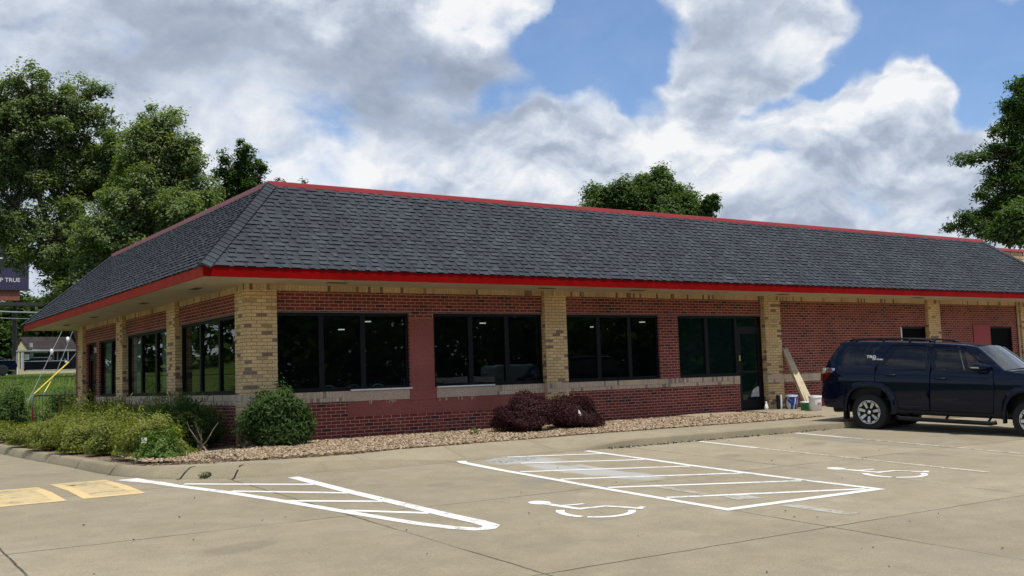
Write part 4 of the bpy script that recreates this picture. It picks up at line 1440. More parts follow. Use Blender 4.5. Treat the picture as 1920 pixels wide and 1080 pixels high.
for i, (x, y) in enumerate([(1.85, 0.52), (2.42, 0.52), (2.95, 0.52)]):
    c = empty('bentwood_chair', (x, y, 0.02), ['chrome arched chair back behind first window, leftmost', 'chrome arched chair back behind first window, middle', 'chrome arched chair back behind first window, rightmost'][i], 'chair', 'chairs just inside the front window')
    mb = MB(); mb.tube([(-0.19, 0, 0.45), (-0.19, -0.03, 0.85)] + [(-0.19 * math.cos(a), -0.04, 0.85 + 0.16 * math.sin(a)) for a in [R(20 * q) for q in range(1, 9)]] + [(0.19, -0.03, 0.85), (0.19, 0, 0.45)], 0.014, 6)
    mb.build('backrest', m_white, c)
    mb = MB(); mb.box(-0.2, 0, 0.43, 0.2, 0.4, 0.47); mb.build('seat', m_dark, c)
    for sx in (-1, 1):
        for yy in (0.02, 0.38):
            mb = MB(); mb.tube([(sx * 0.18, yy, 0.0), (sx * 0.18, yy, 0.43)], 0.012, 6); mb.build('leg', m_chrome, c)

# ------------------------------------------------------------------ foliage
def lumpy(dirs, rng, amp=0.2, k=7):
    r = np.ones(len(dirs))
    for _ in range(k):
        w = rng.normal(size=3) * 3.0; ph = rng.uniform(0, 6.28)
        r += amp / math.sqrt(k) * np.sin(dirs @ w + ph) * 1.4
    return r


def shrub(name, label, cat, pos, rx, ry, h, n, size, ratio, mat, group=None, seed=1, up=0.5, droop=0.0, needle=False, tips=0.0, shell=0.55, stems=4, amp=0.22, low=0.30, taper=0.0):
    rng = np.random.default_rng(seed)
    e = empty(name, pos, label, cat, group)
    d = unit(rng.normal(size=(n, 3)))
    lum = lumpy(d, rng, amp)
    rad = lum * (shell + (1 - shell) * rng.random(n) ** 0.55)
    rad *= 1 + np.abs(rng.normal(0, tips, n)) if tips else 1
    zz = np.where(d[:, 2] > 0, h * (1 - low), h * low * 1.1)
    hor = np.sqrt(np.clip(1 - np.abs(d[:, 2]) ** 2.6, 0, 1)) / np.maximum(np.sqrt(1 - np.minimum(d[:, 2] ** 2, 0.999)), 1e-3)
    hor = np.where(d[:, 2] < 0, np.minimum(hor, 1.15), 1.0)
    hor = hor * (1 - taper * np.clip(d[:, 2], 0, 1))
    C = np.stack([d[:, 0] * rad * rx * hor, d[:, 1] * rad * ry * hor, d[:, 2] * rad * zz + h * low], 1)
    C[:, 2] = np.maximum(C[:, 2], 0.02)
    nr = d * np.array([1, 1, 0.9]) + np.array([0, 0, up]) + rng.normal(size=(n, 3)) * 0.5
    s = size * rng.uniform(0.65, 1.35, n)
    along = None
    if needle:
        along = d + np.array([0, 0, 0.35])
        nr = rng.normal(size=(n, 3))
    V = leaf_faces(C, nr, s, ratio, rng, droop, along)
    clump = 0.5 + 0.5 * np.sin(d @ rng.normal(size=3) * 7 + 1) * np.sin(d @ rng.normal(size=3) * 9)
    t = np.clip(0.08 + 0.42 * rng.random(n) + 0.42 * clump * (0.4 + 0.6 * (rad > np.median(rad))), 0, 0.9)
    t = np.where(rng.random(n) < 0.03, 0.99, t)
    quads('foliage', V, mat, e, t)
    mb = MB()
    for i in range(stems):
        a = rng.uniform(0, 6.28); q = rng.uniform(0.15, 0.6)
        mb.tube([(0.05 * math.cos(a), 0.05 * math.sin(a), -0.03), (q * rx * 0.5 * math.cos(a), q * ry * 0.5 * math.sin(a), h * 0.35), (q * rx * math.cos(a), q * ry * math.sin(a), h * 0.7)], [0.02, 0.014, 0.006], 5)
    mb.build('stem', m_bark, e)
    return e


def gp(u, v, z=-0.05):
    p = onz(u, v, z)
    return (p.x, p.y, z)


shrub('laurel_bush', 'dense dark green leafy bush in front of the corner pillar', 'bush', (0.36, -0.54, -0.06), 0.56, 0.48, 1.10, 14000, 0.080, 0.36, m_bush, seed=17, up=0.45, tips=0.09, amp=0.13, low=0.46, shell=0.45)
shrub('laurel_bush', 'thin upright sprig rising from the green bush by the pillar', 'bush', (0.42, -0.55, 0.78), 0.11, 0.10, 0.48, 260, 0.062, 0.34, m_bush, seed=33, shell=0.2, stems=2)
shrub('barberry_bush', 'larger dark purple barberry bush below the second window', 'bush', (5.34, -1.36, -0.06), 0.64, 0.56, 0.82, 16000, 0.046, 0.5, m_barberry, 'purple barberry bushes along the wall', seed=5, amp=0.15, tips=0.05, low=0.40)
shrub('barberry_bush', 'smaller dark purple barberry bush in front of tan pillar', 'bush', (6.66, -1.30, -0.06), 0.56, 0.50, 0.72, 14000, 0.046, 0.5, m_barberry, 'purple barberry bushes along the wall', seed=6, amp=0.15, tips=0.05, low=0.40)
mb = MB(); mb.prism([(0, 0, 0), (0.05, 0, -0.06), (0.09, 0, -0.07), (0.04, 0, 0.04), (0.0, 0, 0.07)], (0, -0.003, 0))
o = mb.build('paper_scrap', m_white); o.location = (6.34, -1.82, 0.30); tag(o, 'white paper scrap caught on the smaller barberry', 'litter')

# low spirea mounds along the kerb, junipers behind them against the wall
SP = [(300, 862, 0.30, 0.44, 's2', 'small bright green spirea mound at the kerb corner beside the rock'),
      (252, 852, 0.34, 0.50, 's1', 'yellow green spirea mound carrying the white tag'),
      (205, 850, 0.40, 0.52, 's1', 'spirea mound left of the white tag, dark underneath'),
      (150, 846, 0.46, 0.55, 's1', 'pink flecked spirea mound in middle of the kerb row'),
      (100, 840, 0.46, 0.56, 's1', 'spirea mound at the bend of the kerb'),
      (62, 834, 0.44, 0.46, 's1', 'spirea mound just past the kerb bend'),
      (22, 826, 0.46, 0.42, 's1', 'spirea mound below the red handrail post'),
      (-18, 822, 0.50, 0.42, 's1', 'leftmost spirea mound in the kerb row')]
for i, (u, v, r_, h_, kind, lab) in enumerate(SP):
    shrub('spirea_shrub', lab, 'shrub', gp(u, v, -0.06), r_, r_, h_, int(6500 * (r_ / 0.4) ** 1.4), 0.052, 0.5, m_spirea2 if kind == 's2' else m_spirea, 'low spirea mounds along the kerb', seed=40 + i, amp=0.24, tips=0.06, shell=0.5, low=0.22)
SP2 = [(-1.55, 0.6, 0.62, 0.66, 'spirea mound in second row, in front of spreading juniper'),
       (-1.70, 2.1, 0.75, 0.66, 'spirea mound in second row, below the corner window'),
       (-1.70, 4.0, 0.85, 0.62, 'spirea mound in second row, below the second left pillar'),
       (-1.85, 6.2, 0.85, 0.46, 'spirea mound in second row, farthest from the corner'),
       (-1.9, -0.7, 0.50, 0.58, 'rounded spirea mound behind the bright green one')]
for i, (x, y, r_, h_, lab) in enumerate(SP2):
    shrub('spirea_shrub', lab, 'shrub', (x, y, -0.06), r_, r_ * 1.15, h_, 11000, 0.054, 0.5, m_spirea, 'spirea mounds of the second row', seed=60 + i, amp=0.24, tips=0.06, low=0.2)
JU = [(-0.95, 0.75, 0.50, 0.62, 0.74, 'dark juniper with bare grey stems at the brick corner'),
      (-1.0, 1.85, 0.70, 0.85, 0.84, 'spreading juniper under the corner window'),
      (-1.05, 4.0, 0.74, 1.2, 0.90, 'spreading juniper in front of the second left pillar'),
      (-1.1, 7.0, 0.70, 1.3, 0.74, 'spreading juniper under the middle left window'),
      (-0.85, 9.8, 0.55, 1.1, 0.55, 'farthest juniper near the side door')]
for i, (x, y, rx, ry, h_, lab) in enumerate(JU):
    shrub('juniper_shrub', lab, 'shrub', (x, y, -0.05), rx, ry, h_, 13000, 0.085, 0.20, m_juniper if i else m_bush, 'junipers along the left wall', seed=80 + i, needle=True, tips=0.18, amp=0.3, shell=0.35)
st = empty('dead_stems', (-0.92, -0.30, -0.05), 'bare grey twisted stems in front of the corner juniper', 'branch')
rr = random.Random(3)
for i in range(7):
    mb = MB(); a = rr.uniform(0, 6.28); p = Vector((rr.uniform(-0.1, 0.15), rr.uniform(-0.1, 0.1), 0)); pts = [p.copy()]
    for q in range(5):
        p += Vector((math.cos(a) * 0.07 + rr.uniform(-.05, .05), math.sin(a) * 0.07 + rr.uniform(-.05, .05), rr.uniform(0.05, 0.13))); pts.append(p.copy())
    mb.tube(pts, [0.016, 0.014, 0.012, 0.010, 0.007, 0.004], 6); mb.build('stem', m_stem, st)
tp = gp(270, 862, -0.07)
tagp = empty('plant_tag', (tp[0], tp[1], -0.07), 'square white plant tag standing in the yellow green spirea', 'tag')
mb = MB(); mb.box(-0.045, -0.002, 0.27, 0.045, 0.002, 0.36); mb.build('card', m_white, tagp)
mb = MB(); mb.tube([(0, 0.006, 0), (0, 0.006, 0.31)], 0.004, 5); mb.build('stake', m_steel, tagp)
shrub('weed_clump', 'small flat green weed growing at the kerb face', 'weed', (-1.95, -3.60, -0.235), 0.10, 0.05, 0.09, 260, 0.030, 0.4, m_bush, seed=99, stems=1)
shrub('weed_clump', 'pale weed tuft in rock beside the larger barberry', 'weed', (4.1, -1.35, -0.05), 0.10, 0.08, 0.16, 160, 0.05, 0.3, m_spirea2, seed=98, stems=1)


def tree(name, label, base, lobes, n_clump, per, size, ratio, mat, seed, trunk_r=0.3, clump_r=0.42, droop=0.1, shell=0.45, twig=0.35, group=None, limb_top=None, hue=0.0, flat=0.75):
    """trunk, limbs towards every lobe, and leaf clumps spread through the lobes"""
    rng = np.random.default_rng(seed)
    e = empty(name, base, label, 'tree', group)
    b = np.array(base)
    lob = [(np.array(c) - b, np.array(r_)) for c, r_ in lobes]
    vol = np.array([np.prod(r_) ** 0.72 for c, r_ in lob]); cnt = np.maximum((vol / vol.sum() * n_clump).astype(int), 3)
    cc, cd = [], []
    for (c, r_), q in zip(lob, cnt):
        d = unit(rng.normal(size=(q, 3)))
        rad = (shell + (1 - shell) * rng.random(q) ** 0.6) * lumpy(d, rng, 0.22)
        cc.append(c + d * rad[:, None] * r_); cd.append(d)
    cc, cd = np.concatenate(cc), np.concatenate(cd)
    m = len(cc)
    k_ = np.maximum((per * rng.uniform(0.5, 1.5, m)).astype(int), 6)
    idx = np.repeat(np.arange(m), k_)
    n = len(idx)
    cr = clump_r * rng.uniform(0.6, 1.35, m)
    off = np.clip(rng.normal(size=(n, 3)), -1.7, 1.7) * np.array([0.5, 0.5, 0.5 * flat])
    C = cc[idx] + off * cr[idx][:, None]
    nr = cd[idx] * 0.5 + off * 0.5 + np.array([0, 0, 1.0]) + rng.normal(size=(n, 3)) * 0.5
    V = leaf_faces(C, nr, size * rng.uniform(0.6, 1.4, n), ratio, rng, droop)
    ct = rng.random(m)
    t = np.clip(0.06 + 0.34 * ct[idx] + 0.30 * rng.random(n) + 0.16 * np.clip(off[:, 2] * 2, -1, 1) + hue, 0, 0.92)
    t = np.where(rng.random(n) < 0.07, 1.0, t)  # scattered pale leaves: silvery undersides, plus leaf highlights put into the colour
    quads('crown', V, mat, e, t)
    mb = MB()
    ltop = np.array(limb_top) - b if limb_top is not None else np.mean([c for c, r_ in lob], axis=0) * np.array([0.6, 0.6, 0.55])
    ltop = Vector(ltop)
    mb.tube([(0, 0, -0.3), ltop * 0.33 + Vector((0.1, 0, 0)), ltop * 0.66, ltop], [trunk_r * 1.25, trunk_r, trunk_r * 0.85, trunk_r * 0.7], 9)
    for c, r_ in lob:
        if r_[0] < 0.55 * max(q_[0] for _, q_ in lob): continue
        c = Vector(c); md = ltop.lerp(c, 0.5) + Vector(rng.normal(size=3)) * 0.3
        mb.tube([ltop * 0.9, md, c], [trunk_r * 0.32, trunk_r * 0.2, 0.04], 6)
    for j in rng.choice(m, int(m * twig), replace=False):
        p = Vector(cc[j])
        li = min([q for q in range(len(lob)) if lob[q][1][0] >= 0.55 * max(q_[0] for _, q_ in lob)], key=lambda q: np.linalg.norm(lob[q][0] - cc[j]))
        c = Vector(lob[li][0])
        mb.tube([c.lerp(p, 0.1), c.lerp(p, 0.55) + Vector((0, 0, -0.1)), p], [0.05, 0.03, 0.012], 4, cap=False)
    mb.build('trunk', m_bark, e, smooth=True)
    return e


def LB(lst, d, squash=1.0, seed=0):
    """crown lobes given as bearing, elevation, radius at distance d"""
    r0 = random.Random(seed)
    out = []
    for (u, v, r_) in lst:
        dd = d + r0.uniform(-1, 1) * r_ / CF * d * 0.8
        c = at(u, v, dd); q = r_ / CF * dd
        out.append(((c.x, c.y, c.z), (q * 0.88, q * 0.88, q * 0.88 * squash)))
        if r_ >= 24:
            for k in range(3 + int(r_ / 22)):
                a = r0.uniform(-0.5, math.pi + 0.5); f = r0.uniform(0.85, 1.12); q2 = q * r0.uniform(0.18, 0.34)
                w = c + RGT * (q * f * math.cos(a)) + Vector((0, 0, q * f * math.sin(a))) + FWD * r0.uniform(-0.6, 0.6) * q
                out.append(((w.x, w.y, w.z), (q2, q2, q2 * 1.15)))
    return out


def tbase(u, d):
    p = at(u, 700, d)
    return (p.x, p.y, groundz(p.x, p.y))


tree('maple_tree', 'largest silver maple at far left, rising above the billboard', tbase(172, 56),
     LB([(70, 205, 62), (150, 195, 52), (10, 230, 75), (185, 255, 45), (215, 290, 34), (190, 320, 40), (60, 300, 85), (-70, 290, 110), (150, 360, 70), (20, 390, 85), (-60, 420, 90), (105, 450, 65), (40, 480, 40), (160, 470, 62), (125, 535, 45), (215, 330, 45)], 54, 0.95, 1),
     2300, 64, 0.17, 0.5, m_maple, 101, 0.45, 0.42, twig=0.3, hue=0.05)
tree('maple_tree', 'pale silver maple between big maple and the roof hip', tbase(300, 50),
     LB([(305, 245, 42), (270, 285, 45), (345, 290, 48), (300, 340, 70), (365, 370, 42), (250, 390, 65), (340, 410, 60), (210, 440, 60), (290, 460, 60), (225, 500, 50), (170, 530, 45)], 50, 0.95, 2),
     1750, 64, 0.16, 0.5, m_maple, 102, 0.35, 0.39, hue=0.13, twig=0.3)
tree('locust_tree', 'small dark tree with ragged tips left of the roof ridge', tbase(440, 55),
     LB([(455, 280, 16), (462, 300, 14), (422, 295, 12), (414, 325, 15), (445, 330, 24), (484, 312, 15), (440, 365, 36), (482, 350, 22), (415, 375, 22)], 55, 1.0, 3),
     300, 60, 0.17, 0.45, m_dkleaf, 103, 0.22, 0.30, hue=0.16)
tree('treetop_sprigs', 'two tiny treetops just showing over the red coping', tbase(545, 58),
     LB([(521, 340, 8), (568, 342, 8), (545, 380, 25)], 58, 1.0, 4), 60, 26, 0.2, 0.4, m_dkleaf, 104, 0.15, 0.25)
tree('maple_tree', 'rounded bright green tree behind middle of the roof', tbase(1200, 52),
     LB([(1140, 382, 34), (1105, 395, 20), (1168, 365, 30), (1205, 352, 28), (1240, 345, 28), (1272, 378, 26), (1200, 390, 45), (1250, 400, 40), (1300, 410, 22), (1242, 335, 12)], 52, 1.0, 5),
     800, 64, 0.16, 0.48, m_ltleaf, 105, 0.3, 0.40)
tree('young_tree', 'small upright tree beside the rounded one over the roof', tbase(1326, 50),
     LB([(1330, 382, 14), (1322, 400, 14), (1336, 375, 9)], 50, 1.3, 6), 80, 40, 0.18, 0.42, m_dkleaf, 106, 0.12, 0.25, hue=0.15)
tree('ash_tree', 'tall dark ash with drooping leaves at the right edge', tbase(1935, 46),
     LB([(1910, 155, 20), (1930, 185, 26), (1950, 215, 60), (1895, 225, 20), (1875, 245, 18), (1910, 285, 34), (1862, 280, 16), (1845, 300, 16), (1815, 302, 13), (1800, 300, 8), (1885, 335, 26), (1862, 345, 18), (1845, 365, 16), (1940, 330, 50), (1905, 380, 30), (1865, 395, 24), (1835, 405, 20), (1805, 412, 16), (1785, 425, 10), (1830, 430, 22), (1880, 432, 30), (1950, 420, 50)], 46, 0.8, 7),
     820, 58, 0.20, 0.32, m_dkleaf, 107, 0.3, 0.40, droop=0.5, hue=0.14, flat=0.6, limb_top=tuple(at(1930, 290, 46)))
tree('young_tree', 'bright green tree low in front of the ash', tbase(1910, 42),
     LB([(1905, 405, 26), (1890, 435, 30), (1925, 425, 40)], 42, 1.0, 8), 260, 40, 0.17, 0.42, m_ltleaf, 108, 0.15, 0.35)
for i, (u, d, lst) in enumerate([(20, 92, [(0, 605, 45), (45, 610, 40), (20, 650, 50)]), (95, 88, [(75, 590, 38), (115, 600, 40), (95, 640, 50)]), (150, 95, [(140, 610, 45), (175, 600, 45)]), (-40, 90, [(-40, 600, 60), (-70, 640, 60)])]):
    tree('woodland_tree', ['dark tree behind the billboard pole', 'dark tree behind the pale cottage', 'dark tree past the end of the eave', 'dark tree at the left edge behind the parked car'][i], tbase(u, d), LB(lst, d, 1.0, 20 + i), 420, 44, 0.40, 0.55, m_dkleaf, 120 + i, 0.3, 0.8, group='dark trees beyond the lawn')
# bushes on the bank
p = at(22, 770, 33)
shrub('bank_bush', 'large leafy bush on the grass bank left of the handrail', 'bush', (p.x, p.y, groundz(p.x, p.y) - 0.1), 0.75, 0.8, 1.5, 6500, 0.10, 0.4, m_bush, 'bushes on the grass bank', seed=140, tips=0.12, amp=0.3)
p = at(-45, 770, 34)
shrub('bank_bush', 'bush at the left edge beside the large bank bush', 'bush', (p.x, p.y, groundz(p.x, p.y) - 0.1), 1.0, 0.9, 1.5, 5000, 0.10, 0.4, m_bush, 'bushes on the grass bank', seed=141, tips=0.1, amp=0.3)
p = at(128, 760, 36)
shrub('bank_bush', 'dark bush between guy wires and the end pillar', 'bush', (p.x, p.y, groundz(p.x, p.y) - 0.1), 0.75, 0.7, 1.25, 5500, 0.10, 0.45, m_bush, 'bushes on the grass bank', seed=142, tips=0.1, amp=0.3)
rng = np.random.default_rng(77)
n = 26000
x = rng.uniform(-6, 8, n); y = 16.2 + 20 * rng.random(n) ** 1.2
z = np.array([groundz(a, b) for a, b in zip(x, y)])
hh = rng.uniform(0.06, 0.20, n); aa = rng.uniform(0, 6.28, n)
dx, dy = np.cos(aa) * 0.012, np.sin(aa) * 0.012; ln_ = rng.normal(0, 0.05, (n, 2))
V = np.stack([np.stack([x - dx, y - dy, z - 0.02], 1), np.stack([x + dx, y + dy, z - 0.02], 1), np.stack([x + ln_[:, 0], y + ln_[:, 1], z + hh], 1)], 1)
o = quads('bank_grass', V, m_grassb, None, rng.random(n), 3)
tag(o, 'sunlit uncut grass on the bank behind the building', 'grass', kind='stuff')
# a wood beyond the street behind the viewer, what the shop windows mirror
rng = np.random.default_rng(55)
nc = 5200
cx = rng.uniform(-60, 110, nc); cy = -62 + rng.normal(0, 3.5, nc); top = 11 + 3 * np.sin(cx * 0.21) + 1.5 * np.sin(cx * 0.53 + 1)
cz = -1.2 + top * rng.random(nc) ** 0.8
C = np.repeat(np.stack([cx, cy, cz], 1), 14, 0) + rng.normal(size=(nc * 14, 3)) * 0.9
V = leaf_faces(C, rng.normal(size=C.shape) + np.array([0, 0, 0.7]), rng.uniform(0.6, 1.3, len(C)), 0.5, rng)
o = quads('far_wood', V, m_dkleaf, None, rng.random(len(C)))
tag(o, 'distant dark wood across the street, mirrored in the windows', 'wood', kind='stuff')
nc = 1500
cx = rng.uniform(-75, -8, nc); cy = 66 + rng.normal(0, 3, nc); top = 9 + 2.5 * np.sin(cx * 0.25)
cz = 2.0 + top * rng.random(nc) ** 0.8
C = np.repeat(np.stack([cx, cy, cz], 1), 14, 0) + rng.normal(size=(nc * 14, 3)) * 0.9
V = leaf_faces(C, rng.normal(size=C.shape) + np.array([0, 0, 0.7]), rng.uniform(0.6, 1.2, len(C)), 0.5, rng)
o = quads('hedgerow_wood', V, m_dkleaf, None, rng.random(len(C)))
tag(o, 'far wood beyond the drive, mirrored in the side windows', 'wood', kind='stuff')

tz = lotz(30, -40)
tr = empty('white_trailer', (29.5, -41.0, tz), 'long white trailer parked behind the viewer, mirrored in second window', 'trailer')
MB().box(-3.2, -1.1, 0.55, 2.6, 1.1, 2.35).build('body', m_white, tr)
for x in (-2.0, -0.6, 0.9):
    MB().box(x, 1.1, 1.5, x + 0.6, 1.12, 2.0).build('window', m_void, tr)
MB().box(2.65, -1.0, 0.4, 6.2, 1.05, 3.1).build('cab', plain('grey green van body', (0.22, 0.27, 0.27), 0.4), tr, bevel=0.3)
for x in (-2.2, -1.4, 5.2):
    m_ = MB(); m_.lathe([(0, 1.12), (0.3, 1.12), (0.38, 1.05), (0.38, 0.8)], (x, 0, 0.38), 20, 'y'); m_.build('wheel', m_rubber, tr)

# ------------------------------------------------------------------ things at the far left
def frame_at(u, v, d, face=None):
    """axes for something upright at a sight line, facing the viewer"""
    p = at(u, v, d)
    n_ = Vector((CX - p.x, CY - p.y, 0)).normalized()
    if face is not None:
        n_ = Matrix.Rotation(face, 3, 'Z') @ n_
    r_ = Vector((-n_.y, n_.x, 0))
    return p, r_, n_


m_navy = plain('navy billboard face', (0.034, 0.027, 0.075), 0.6, var=0.1, scale=0.5)
m_rust = plain('rust red panels', (0.26, 0.085, 0.050), 0.7)
m_dksteel = plain('dark painted steel', (0.030, 0.026, 0.026), 0.6)
BD = 72.0; px = BD / CF
p, r_, n_ = frame_at(27, 690, BD)
gz = groundz(p.x, p.y)
bb = empty('billboard', (p.x, p.y, gz), 'tall navy billboard with white capital lettering behind the maple', 'billboard')
P0 = Vector((p.x, p.y, gz))


def loc(u, v, d=BD):
    q = at(u, v, d); w = q - P0
    return w.dot(r_), w.z


def bbox(u0, v0, u1, v1, dep, dep0=0.0):
    a, b = loc(u0, v0)[0], loc(u1, v1)[0]; zt, zb = loc(27, v0)[1], loc(27, v1)[1]
    m_ = MB(); m_.obox(r_ * a + Vector((0, 0, zb)) + n_ * dep0, r_ * (b - a), Vector((0, 0, zt - zb)), n_ * dep)
    return m_


bbox(-260, 487, 54, 543, 0.3, 0.6).build('panel', m_navy, bb)
bbox(-260, 440, 54, 482, 0.3, -3.0).build('upper_panel', plain('purple billboard back', (0.030, 0.022, 0.052), 0.7), bb)
bbox(-260, 484.2, 40, 486.4, 0.34, 0.6).build('top_trim', m_white, bb)
mb = bbox(-260, 545, 37, 564, 0.25, 0.5)
for u in range(-40, 40, 8):
    a, zt = loc(u, 545); b, zb = loc(u + 0.8, 564)
    mb.obox(r_ * a + Vector((0, 0, zb)) + n_ * 0.75, r_ * (b - a), Vector((0, 0, zt - zb)), n_ * 0.05)
mb.build('lattice_panel', m_rust, bb)
bbox(-260, 569, 80, 575, 1.2, 0.2).build('catwalk', m_dksteel, bb)
bbox(-260, 543.2, 57, 545.2, 0.5, 0.4).build('frame', m_dksteel, bb)
a, zt = loc(27, 560)
mb = MB(); mb.tube([(0, 0, 0), (0, 0, zt)], 0.16, 12); mb.build('pole', plain('brown steel pole', (0.05, 0.035, 0.03), 0.6), bb)
a, zt = loc(38, 526)
ang = math.atan2(r_.y, r_.x)
text('lettering', 'EP TRUE', 10.8 * px, m_white, r_ * a + Vector((0, 0, zt)) + n_ * 0.91, (R(90), 0, ang), bb, 0.01, 'RIGHT')
mb = MB()
for v0, v1 in ((581, 585), (594, 596)):
    a = at(-120, v0 - 5, 60); b = at(160, v1 + 3, 60)
    m2 = MB(); m2.tube([a, (a + b) / 2 + Vector((0, 0, -0.1)), b], 0.055 if v0 == 581 else 0.025, 6)
    o = m2.build('overhead_cable', m_steel); tag(o, 'thick pale overhead cable across the billboard pole' if v0 == 581 else 'thin overhead cable below the thick pale one', 'cable')

# cottage
HD = 78.0
p, r_, n_ = frame_at(42, 700, HD); n_ = Vector(n_); r_ = Vector(r_)
P0 = Vector((p.x, p.y, groundz(p.x, p.y) - 0.2))
ht = empty('cottage', tuple(P0), 'small pale yellow cottage with brown shingle roof past the lawn', 'house')
hx = lambda u, v: loc2(u, v)
def loc2(u, v, d=HD):
    w = at(u, v, d) - P0
    return w.dot(r_), w.z
m_yel = plain('pale yellow siding', (0.55, 0.47, 0.28), 0.7)
m_broof = plain('brown shingle', (0.055, 0.042, 0.040), 0.9, var=0.25, scale=3)
x0, ze = loc2(33, 652); x1, _ = loc2(53, 652); xp, zp = loc2(42.5, 634); xe, zb = loc2(150, 655)
back = n_ * -0.0
G = [r_ * x0 + n_ * -0.2, r_ * x1 + n_ * 0.0]
dv = (r_ * 0.96 - n_ * 0.30).normalized() * (xe - x1)
mb = MB()
A = r_ * x0; Bq = r_ * x1
mb.add([A, Bq, Bq + Vector((0, 0, ze)), r_ * xp + Vector((0, 0, zp)), A + Vector((0, 0, ze)),
        A + dv, Bq + dv, Bq + dv + Vector((0, 0, ze)), r_ * xp + dv + Vector((0, 0, zp)), A + dv + Vector((0, 0, ze))],
       [(0, 1, 2, 3, 4), (9, 8, 7, 6, 5), (1, 6, 7, 2), (0, 4, 9, 5)])
mb.build('wall', m_yel, ht)
mb = MB()
ov = (Bq - A).normalized() * 0.25
top = r_ * xp + Vector((0, 0, zp + 0.03))
e1 = Bq + ov + Vector((0, 0, ze - 0.22)); e0 = A - ov + Vector((0, 0, ze - 0.22))
d0 = dv.normalized() * -0.2
for e_ in (e1, e0):
    mb.prism([top + d0, e_ + d0, e_ + dv, top + dv], (0, 0, 0.08))
mb.build('roof', m_broof, ht)
mb = MB(); g0 = e1 + Vector((0, 0, -0.02)); mb.tube([g0, g0 + dv], 0.07, 6); mb.build('gutter', m_white, ht)

# dark display shelter in front of the cottage
SD = 66.0
p, r_, n_ = frame_at(40, 697, SD)
P0 = Vector((p.x, p.y, groundz(p.x, p.y)))
sh = empty('display_shelter', tuple(P0), 'open grey framed shelter with dark panels on top of the lawn', 'shelter')
def loc3(u, v): w = at(u, v, SD) - P0; return w.dot(r_), w.z
def sbox(u0, v0, u1, v1, dep0, dep1, name, mat):
    a, b = loc3(u0, v0)[0], loc3(u1, v1)[0]; um = (max(u0, 0) + u1) / 2; zt, zb = loc3(um, v0)[1], loc3(um, v1)[1]
    m_ = MB(); m_.obox(r_ * a + Vector((0, 0, zb)) + n_ * dep0, r_ * (b - a), Vector((0, 0, zt - zb)), n_ * (dep1 - dep0))
    return m_.build(name, mat, sh)
m_greyp_ = plain('grey painted frame', (0.30, 0.32, 0.34), 0.5)
sbox(30, 655, 150, 657.6, -1.6, 0.1, 'roof', m_greyp_)
sbox(42, 657.6, 45, 694, -0.05, 0.08, 'post', m_greyp_); sbox(128.4, 657.6, 130, 675, -0.05, 0.08, 'post', m_greyp_)
sbox(30.5, 657.6, 32, 692, -0.05, 0.05, 'post', m_greyp_); sbox(37, 660, 39, 692, -0.5, -0.4, 'post', m_greyp_)
sbox(46, 663, 55, 674.5, -0.25, -0.2, 'notice_board', m_white)
sbox(56.5, 660, 63, 668, -0.25, -0.2, 'small_panel', m_greyp_)
sbox(45, 657.6, 150, 693, -1.5, -1.4, 'back_panel', plain('dark cladding', (0.010, 0.010, 0.012), 0.6))
sbox(55, 669, 91, 670.5, -0.15, -0.1, 'rail', m_greyp_); sbox(45, 675.6, 130, 676.8, -0.1, -0.05, 'rail', m_greyp_)
sbox(63, 659.5, 91, 661, -0.3, -0.25, 'rail', m_greyp_); sbox(93, 668, 98, 674, -0.3, -0.2, 'small_panel', m_greyp_)
sbox(108.5, 659, 110, 675, -0.2, -0.15, 'post', m_greyp_); sbox(100, 659, 101, 675, -0.2, -0.15, 'post', m_greyp_)
sbox(114, 671, 117.5, 674.5, -0.3, -0.2, 'small_panel', m_greyp_); sbox(122, 671, 126, 674.5, -0.3, -0.2, 'small_panel', m_greyp_); sbox(123, 675.6, 128, 678.6, 0.0, 0.04, 'notice_board', m_white)
sbox(48, 692.4, 150, 694, -0.6, 0.3, 'base', plain('pale base slab', (0.4, 0.38, 0.34), 0.8))
p = at(58, 651, SD)
cy_ = MB(); cy_.lathe([(0.0, 0.0), (0.11, 0.0), (0.11, 0.27), (0.0, 0.27)], tuple(loc_ for loc_ in ((p - P0))), 12); cy_.build('vent_cylinder', m_steel, sh, smooth=False)

# dark parked car far behind, nose out of frame
CD = 62.0
p, r_, n_ = frame_at(-43, 694, CD)
P0 = Vector((p.x, p.y, groundz(p.x, p.y)))
pc = empty('parked_car', tuple(P0), 'dark parked car at far left beyond the lawn', 'car', rot=(0, 0, math.atan2(r_.y, r_.x)))
prof = [(-2.1, 0.35), (-2.1, 0.75), (-1.4, 0.88), (-0.75, 1.36), (0.75, 1.40), (1.35, 1.0), (2.05, 0.92), (2.15, 0.62), (2.1, 0.32)]
mb = MB(); mb.prism([(x, -0.85, z) for x, z in prof], (0, 1.7, 0)); mb.build('body', m_paint, pc, bevel=0.06)
mb = MB(); mb.prism([(-1.15, -0.862, 0.93), (-0.68, -0.862, 1.27), (0.70, -0.862, 1.30), (1.15, -0.862, 0.98)], (0, 0.01, 0)); mb.build('window', m_cglass, pc)
mb = MB(); mb.box(-2.0, -0.87, 0.90, 2.0, -0.851, 0.925); mb.build('trim_strip', m_chrome, pc)
mb = MB(); mb.tube([(-0.75, -0.78, 1.385), (0.75, -0.78, 1.425)], 0.02, 6); mb.build('roof_rail', m_chrome, pc)
for x in (-1.3, 1.35):
    mb = MB(); mb.lathe([(0.0, -0.88), (0.2, -0.88), (0.31, -0.86), (0.33, -0.80), (0.33, -0.66)], (x, 0, 0.33), 20, 'y'); mb.build('wheel', m_rubber, pc)

